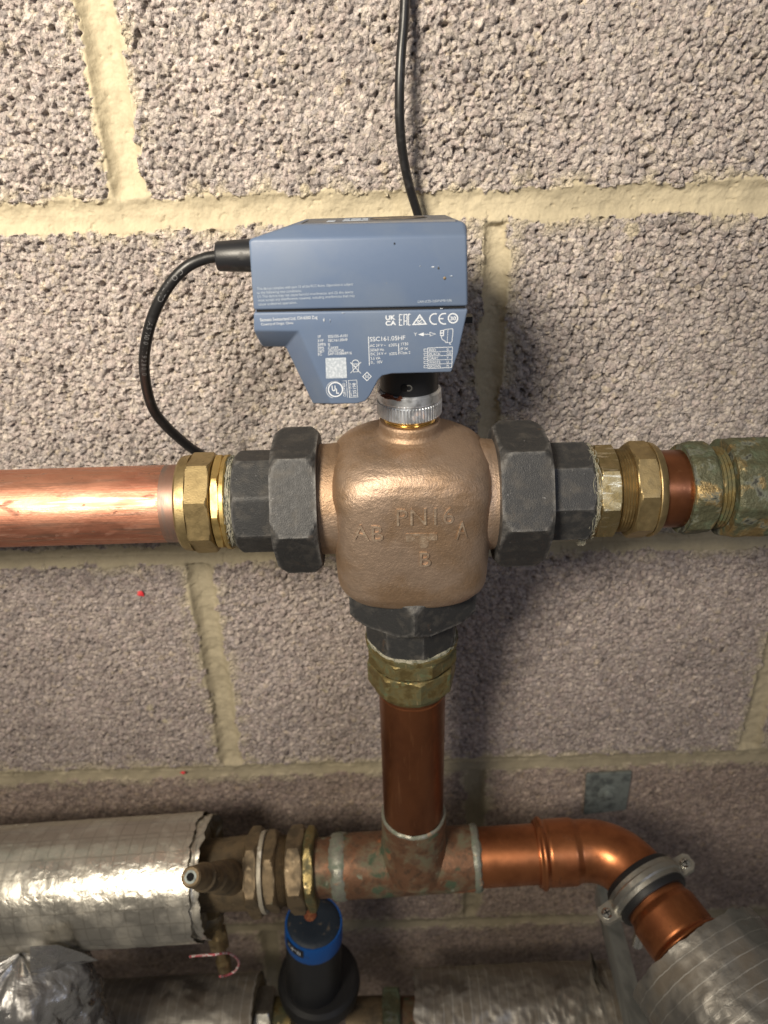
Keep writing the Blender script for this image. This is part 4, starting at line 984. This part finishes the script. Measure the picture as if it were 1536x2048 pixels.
# lower test point
xt = xat(432, 1850, OFF); zb = lambda py: zat(432, py, OFF + .006)
r_ = lambda px: px * .60 / 1538 / 2
rows = [C(zb(1958), r_(14)), C(zb(1952), r_(24)), C(zb(1948), r_(30)), C(zb(1930), r_(30)), C(zb(1926), r_(22)), C(zb(1905), r_(20)), C(zb(1902), r_(34)), C(zb(1898), r_(40)), C(zb(1874), r_(40)), C(zb(1870), r_(32)), C(zb(1855), r_(30)), C(zb(1852), r_(40)), C(zb(1830), r_(41)), C(zb(1800), r_(40)), C(zb(1770), r_(38))]
rows2 = []
for rw in rows:
    rows2.append(P(rw[0], 6, rw[2] * .95, .3, 9) if rw[2] in (r_(40), r_(34)) and rw[0] < zb(1860) else rw)
V, F = lathe(rows2, (xt, YA - .002, 0), 'z', n=72, rough=.0002, rscale=260); t2 = make('test_point', V, F, mat('brass_pale', (.36, .27, .14), .85, .42, layers=[((.20, .145, .08), 120, .5, .66, None, None, .5)], bumps=[(700, .25, .0006, None)]), cv, sharp=26)
pp = [(380, 1913, .128), (400, 1911, .134), (430, 1909, .139), (455, 1906, .130), (472, 1915, .115), (478, 1927, .105), (470, 1942, .102), (455, 1950, .105), (440, 1953, .110)]
V, F, _ = sweep(spline([at(*p) for p in pp], 8), .00085, 10); tag(make('cap_strap', V, F, M['red_cord']), 'thin red and white plastic strap around the lower test point', 'strap')

# ------------------------------------------------------------------ foil-wrapped pipes
def foil_tube(p0, d, length, r, n_t, n_a, seed, amp=.0009, ragged0=0, ragged1=0, flat_=0.0, cap_in=True, crum=0, dome=0):
    a, e1, e2 = frame(d, (0, 0, 1)); p0 = np.array(p0, float)
    th = np.linspace(0, 2 * PI, n_a, endpoint=False); V, UV = [], []
    for i in range(n_t + 1):
        s = i / n_t; t = length * s
        q = np.stack([np.full(n_a, t * 60), np.cos(th) * r * 60, np.sin(th) * r * 60], 1)
        rag = 0
        if ragged1 and s > .9: rag = (fbm(q * np.array([.0, 1, 1]), 2.2, seed + 5) - .35) * ragged1 * ((s - .9) / .1)
        if ragged0 and s < .1: rag = rag - (fbm(q * np.array([.0, 1, 1]), 2.2, seed + 6) - .35) * ragged0 * ((.1 - s) / .1)
        wv = (fbm(q, 1.1, seed) - .5) * 2 * amp; rid = 1 - np.abs(2 * fbm(q, 2.7, seed + 2) - 1); wv = wv + (rid ** 4) * amp * .8
        if crum: rid2 = np.abs(2 * fbm(q * np.array([.6, 1, 1]), .9, seed + 3) - 1); wv = wv + (rid2 - .3) * crum
        edge_ = 0
        rr = r + wv + edge_
        if dome and s < dome: rr = rr * (.03 + .97 * math.sqrt(max(0, 1 - (1 - s / dome) ** 2)))
        V.append(p0 + np.outer(t + rag, a) * np.ones((n_a, 1)) + np.outer(rr * np.cos(th), e1) + np.outer(rr * np.sin(th), e2))
        UV.append(np.stack([np.full(n_a, t), th * r], 1))
    V = np.concatenate(V); UV = np.concatenate(UV)
    F = [(i * n_a + j, i * n_a + (j + 1) % n_a, (i + 1) * n_a + (j + 1) % n_a, (i + 1) * n_a + j) for i in range(n_t) for j in range(n_a)]
    return V, F, UV
def end_ring(p, d, r0, r1, mt_, host, depth=.004, seed=1):
    V, F = lathe([C(-depth, r0), C(0, r0), C(.0008, (r0 + r1) / 2), C(0, r1), C(-depth, r1)], p, frame(d, (0, 0, 1)), n=72, rough=.001, rscale=260, seed=seed, cap=(False, False)); return make('insulation_end', V, F, mt_, host)
# left sleeve on the lower run
xs1 = lx(372, .12)
f1 = thing('foil_insulated_pipe', 'large bright foil-wrapped insulated pipe entering at lower left', 'pipe insulation', LP(xs1 - .1) - np.array([0, 0, .046]))
V, F, UV = foil_tube(LP(-.44), LD, (xs1 + .44) / LD[0], .0445, 150, 144, 3, amp=.0005, ragged1=.0075)
make('foil_jacket', V, F, M['foil'], f1, uv=UV, sharp=60)
end_ring(LP(xs1 - .003), LD, .0435, .0245, M['fibre'], f1, .01)
V, F, UV = foil_tube(LP(xs1 - .012), LD, .019, .0415, 24, 96, 17, amp=.0018, ragged1=.006)
make('torn_foil_edge', V, F, M['foil'], f1, uv=UV, sharp=60)
# crumpled foil sleeve, bottom-left corner
c1 = at(24, 1945, .150)
f2 = thing('foil_insulated_pipe', 'crumpled dark shiny foil sleeve in the bottom left corner', 'pipe insulation', (c1[0], c1[1], c1[2] - .12))
V, F, UV = foil_tube(np.array([c1[0] + .002, c1[1] + .012, c1[2]]), (0, 0, -1), .16, .040, 90, 110, 23, amp=.0034, ragged0=.006, crum=.008, dome=.16)
make('foil_jacket', V, F, M['foil_dark'], f2, uv=UV, sharp=60)

# loose flap
fl = [at(60, 1893, .150), at(115, 1890, .150), at(165, 1906, .140), at(196, 1921, .135), at(140, 1932, .138), at(110, 1948, .145), at(60, 1945, .152)]
c = sum(fl) / len(fl); q = [c + np.array([0, -.004, .004])] + fl; nq = len(fl)
q2 = [p + np.array([0, .0006, -.0006]) for p in q]
Fq = [(0, 1 + i, 1 + (i + 1) % nq) for i in range(nq)] + [(nq + 1, nq + 2 + (i + 1) % nq, nq + 2 + i) for i in range(nq)] + [(1 + i, 1 + (i + 1) % nq, nq + 2 + (i + 1) % nq, nq + 2 + i) for i in range(nq)]
make('foil_flap', q + q2, Fq, M['foil_dark'], f2, smooth=False)
# lower sleeves
zl2 = ZC - .735
xs2 = xat(478, 2000, .13)
f3 = thing('foil_insulated_pipe', 'dusty foil-wrapped pipe low down behind the crumpled foil sleeve', 'pipe insulation', (xs2 - .1, YA, zl2 - .042))
V, F, UV = foil_tube((-.50, YA, zl2 - .012), LD * np.array([1, 1, .6]), xs2 + .50, .042, 110, 96, 31, amp=.0012, ragged1=.004); make('foil_jacket', V, F, M['foil_dull'], f3, uv=UV, sharp=60)
end_ring(np.array([xs2 - .001, YA, zl2 + .002]), LD, .0405, .022, M['fibre'], f3, .01)
xs3, xs4 = xat(838, 2000, .13), xat(1225, 2000, .13)
f4 = thing('foil_insulated_pipe', 'ragged foil-wrapped pipe at the bottom edge right of the black standpipe', 'pipe insulation', ((xs3 + xs4) / 2, YA, zl2 - .04))
V, F, UV = foil_tube((xs3, YA, zl2 - .002), (1, 0, .02), xs4 - xs3 + .02, .042, 110, 110, 37, amp=.0016, ragged0=.006, ragged1=.004); make('foil_jacket', V, F, M['foil_dull'], f4, uv=UV, sharp=60)
end_ring(np.array([xs3 + .003, YA, zl2 - .002]), (-1, 0, 0), .0405, .021, M['fibre'], f4, .01)
# sleeve on the elbow leg
f5 = thing('foil_insulated_pipe', 'grey foil-wrapped pipe coming forward at the lower right corner', 'pipe insulation', PE + D2 * .08 - np.array([0, 0, .046]))
V, F, UV = foil_tube(PE + D2 * .003, D2, .17, .0485, 110, 144, 41, amp=.0008, ragged0=.004); make('foil_jacket', V, F, M['foil_dull'], f5, uv=UV, sharp=60)
end_ring(PE + D2 * .005, -D2, .0478, .0225, M['fibre'], f5, .008)
# hanging strip of foil
st = [(1181, 1905, .075, 2), (1186, 1935, .085, 7), (1188, 1958, .090, 9), (1199, 1985, .095, 14), (1204, 2015, .10, 22), (1210, 2060, .105, 30), (1214, 2110, .11, 34)]
q = []
for k, (px, py, of, hw_) in enumerate(st):
    for s, dep in ((-1, 0), (-.2, .004), (.45, -.003), (1, .003)): q.append(at(px + s * hw_ + (k % 2) * 2, py, of + dep * (1 if k % 2 else .4)))
q = np.array(q); q2 = q + np.array([0, .0006, 0]); m_ = len(q)
Fq = []
for i in range(len(st) - 1):
    for j in range(3):
        a0 = i * 4 + j; Fq.append((a0, a0 + 1, a0 + 5, a0 + 4)); Fq.append((m_ + a0, m_ + a0 + 4, m_ + a0 + 5, m_ + a0 + 1))
    Fq += [(i * 4, i * 4 + 4, m_ + i * 4 + 4, m_ + i * 4), (i * 4 + 3, m_ + i * 4 + 3, m_ + i * 4 + 7, i * 4 + 7)]
tag(make('foil_strip', np.concatenate([q, q2]), Fq, M['foil_dull'], smooth=False), 'torn strip of foil hanging beside the bracket arm', 'foil strip')

# ------------------------------------------------------------------ black capped standpipe with blue band
tz = zat(628, 1842, OFF); cx_ = xat(630, 1842, OFF)
blk = thing('capped_standpipe', 'black cylindrical standpipe with bright blue band below the old brass nut', 'standpipe', (cx_, YA, tz - .16))
tilt = (np.array([.010, -.008, .14]) / np.linalg.norm([.010, -.008, .14])) * -1; HAX = frame(tilt, (0, -1, 0))
top = np.array([cx_ - .001, YA, tz])
V, F = lathe([C(.0005, .0003), C(0, .010), C(-.0006, .0175), C(.0008, .0208), C(.002, .0218)], top, HAX, n=72, rough=.0004, rscale=200, cap=(False, False)); cp = make('end_cap', V, F, M['dark_cap'], blk)
V, F = lathe([C(.0012, .0206), C(.0010, .0222), C(.0022, .0228), C(.021, .0231), C(.0215, .0226)], top, HAX, n=72, rough=.00015, cap=(False, False)); bb = make('blue_band', V, F, M['blue_tape'], blk)
V, F = lathe([C(.015, .0224), C(.05, .0228), C(.105, .0234), C(.108, .0225)], top, HAX, n=72); make('sleeve', V, F, M['black_plastic'], blk)
V, F = lathe([C(.092, .022), C(.093, .031), C(.096, .0345), C(.102, .0355), C(.112, .0345), C(.117, .030), C(.119, .02)], top + np.array([.004, .004, 0]), HAX, n=72); make('base_flange', V, F, M['rubber'], blk)
V, F = lathe([C(-.0016, .0050), C(-.0022, .0042), C(-.0026, .002)], top + np.array([-.003, .004, 0]), HAX, n=12, rough=.0007, rscale=500); make('rusty_screw', V, F, M['rust'], cp)
V, F = text_geo('*4*8', .0072, 1.0, 0); out = []; V[:, 0] -= V[:, 0].max() / 2
aH, e1H, e2H = HAX
lab = []
for u in np.linspace(-.0088, .0088, 13):
    for v in (-.0052, .0052): lab.append((u, v, 0))
def wrapH(V, R, base_t, ph):
    o_ = []
    for v in V:
        th_ = ph + v[0] / R; o_.append(top + aH * (base_t - v[1]) + (e1H * math.cos(th_) + e2H * math.sin(th_)) * R)
    return o_
sg = 1 if e2H[0] > 0 else -1
ph = -sg * math.radians(38)
lv = [(u * sg, v, 0) for u, v, _ in lab]
make('band_label', wrapH(lv, .02335, .0075, ph), [(2 * i, 2 * i + 1, 2 * i + 3, 2 * i + 2) for i in range(12)], M['black_plastic'], bb, smooth=False)
make('band_lettering', wrapH([(v[0] * sg, v[1] - .0026, 0) for v in V], .0235, .0075, ph), F, M['print'], bb, smooth=False)

# ------------------------------------------------------------------ odd fittings at the bottom edge
xo, xo2 = xat(498, 2030, .11), xat(545, 2030, .11)
fa = thing('pipe_union', 'pale scuffed metal union beside the black standpipe at the bottom edge', 'pipe fitting', ((xo + xo2) / 2, YA, zl2 - .03))
V, F = lathe(nut_rows(xo, xo2 - .004, 6, .0270, .35, ch=.003), (0, YA, zl2 + .002), 'x', n=96, rough=.0004, rscale=200); make('union_nut', V, F, M['galv_bright'], fa, sharp=22)
V, F = lathe([C(xs2 - .01, .021), C(xo + .002, .021)], (0, YA, zl2 + .002), 'x'); make('union_pipe', V, F, M['brass_old'], fa)
V, F = lathe([C(xo2 - .004, .022), C(xo2 + .012, .022)], (0, YA, zl2 + .002), 'x'); make('union_collar', V, F, M['brass_dirty'], fa)
xo, xo2 = xat(735, 2030, .11), xat(842, 2030, .11)
fb_ = thing('pipe_union', 'green stained brass fitting between the black standpipe and the ragged foil pipe', 'pipe fitting', ((xo + xo2) / 2, YA, zl2 - .03))
V, F = lathe(nut_rows(xo + .012, xo + .028, 6, .0262, .2, ch=.0025), (0, YA, zl2 - .002), 'x', n=96, rough=.0005, rscale=200); make('union_nut', V, F, M['verdigris'], fb_, sharp=24)
V, F = lathe([C(xo - .02, .022), C(xo + .013, .022)], (0, YA, zl2 - .002), 'x', rough=.0004); make('union_collar', V, F, M['brass_old'], fb_)
V, F = lathe([C(xo + .026, .021), C(xo2 + .015, .021)], (0, YA, zl2 - .002), 'x', rough=.0002); make('union_pipe', V, F, M['copper_patina'], fb_)
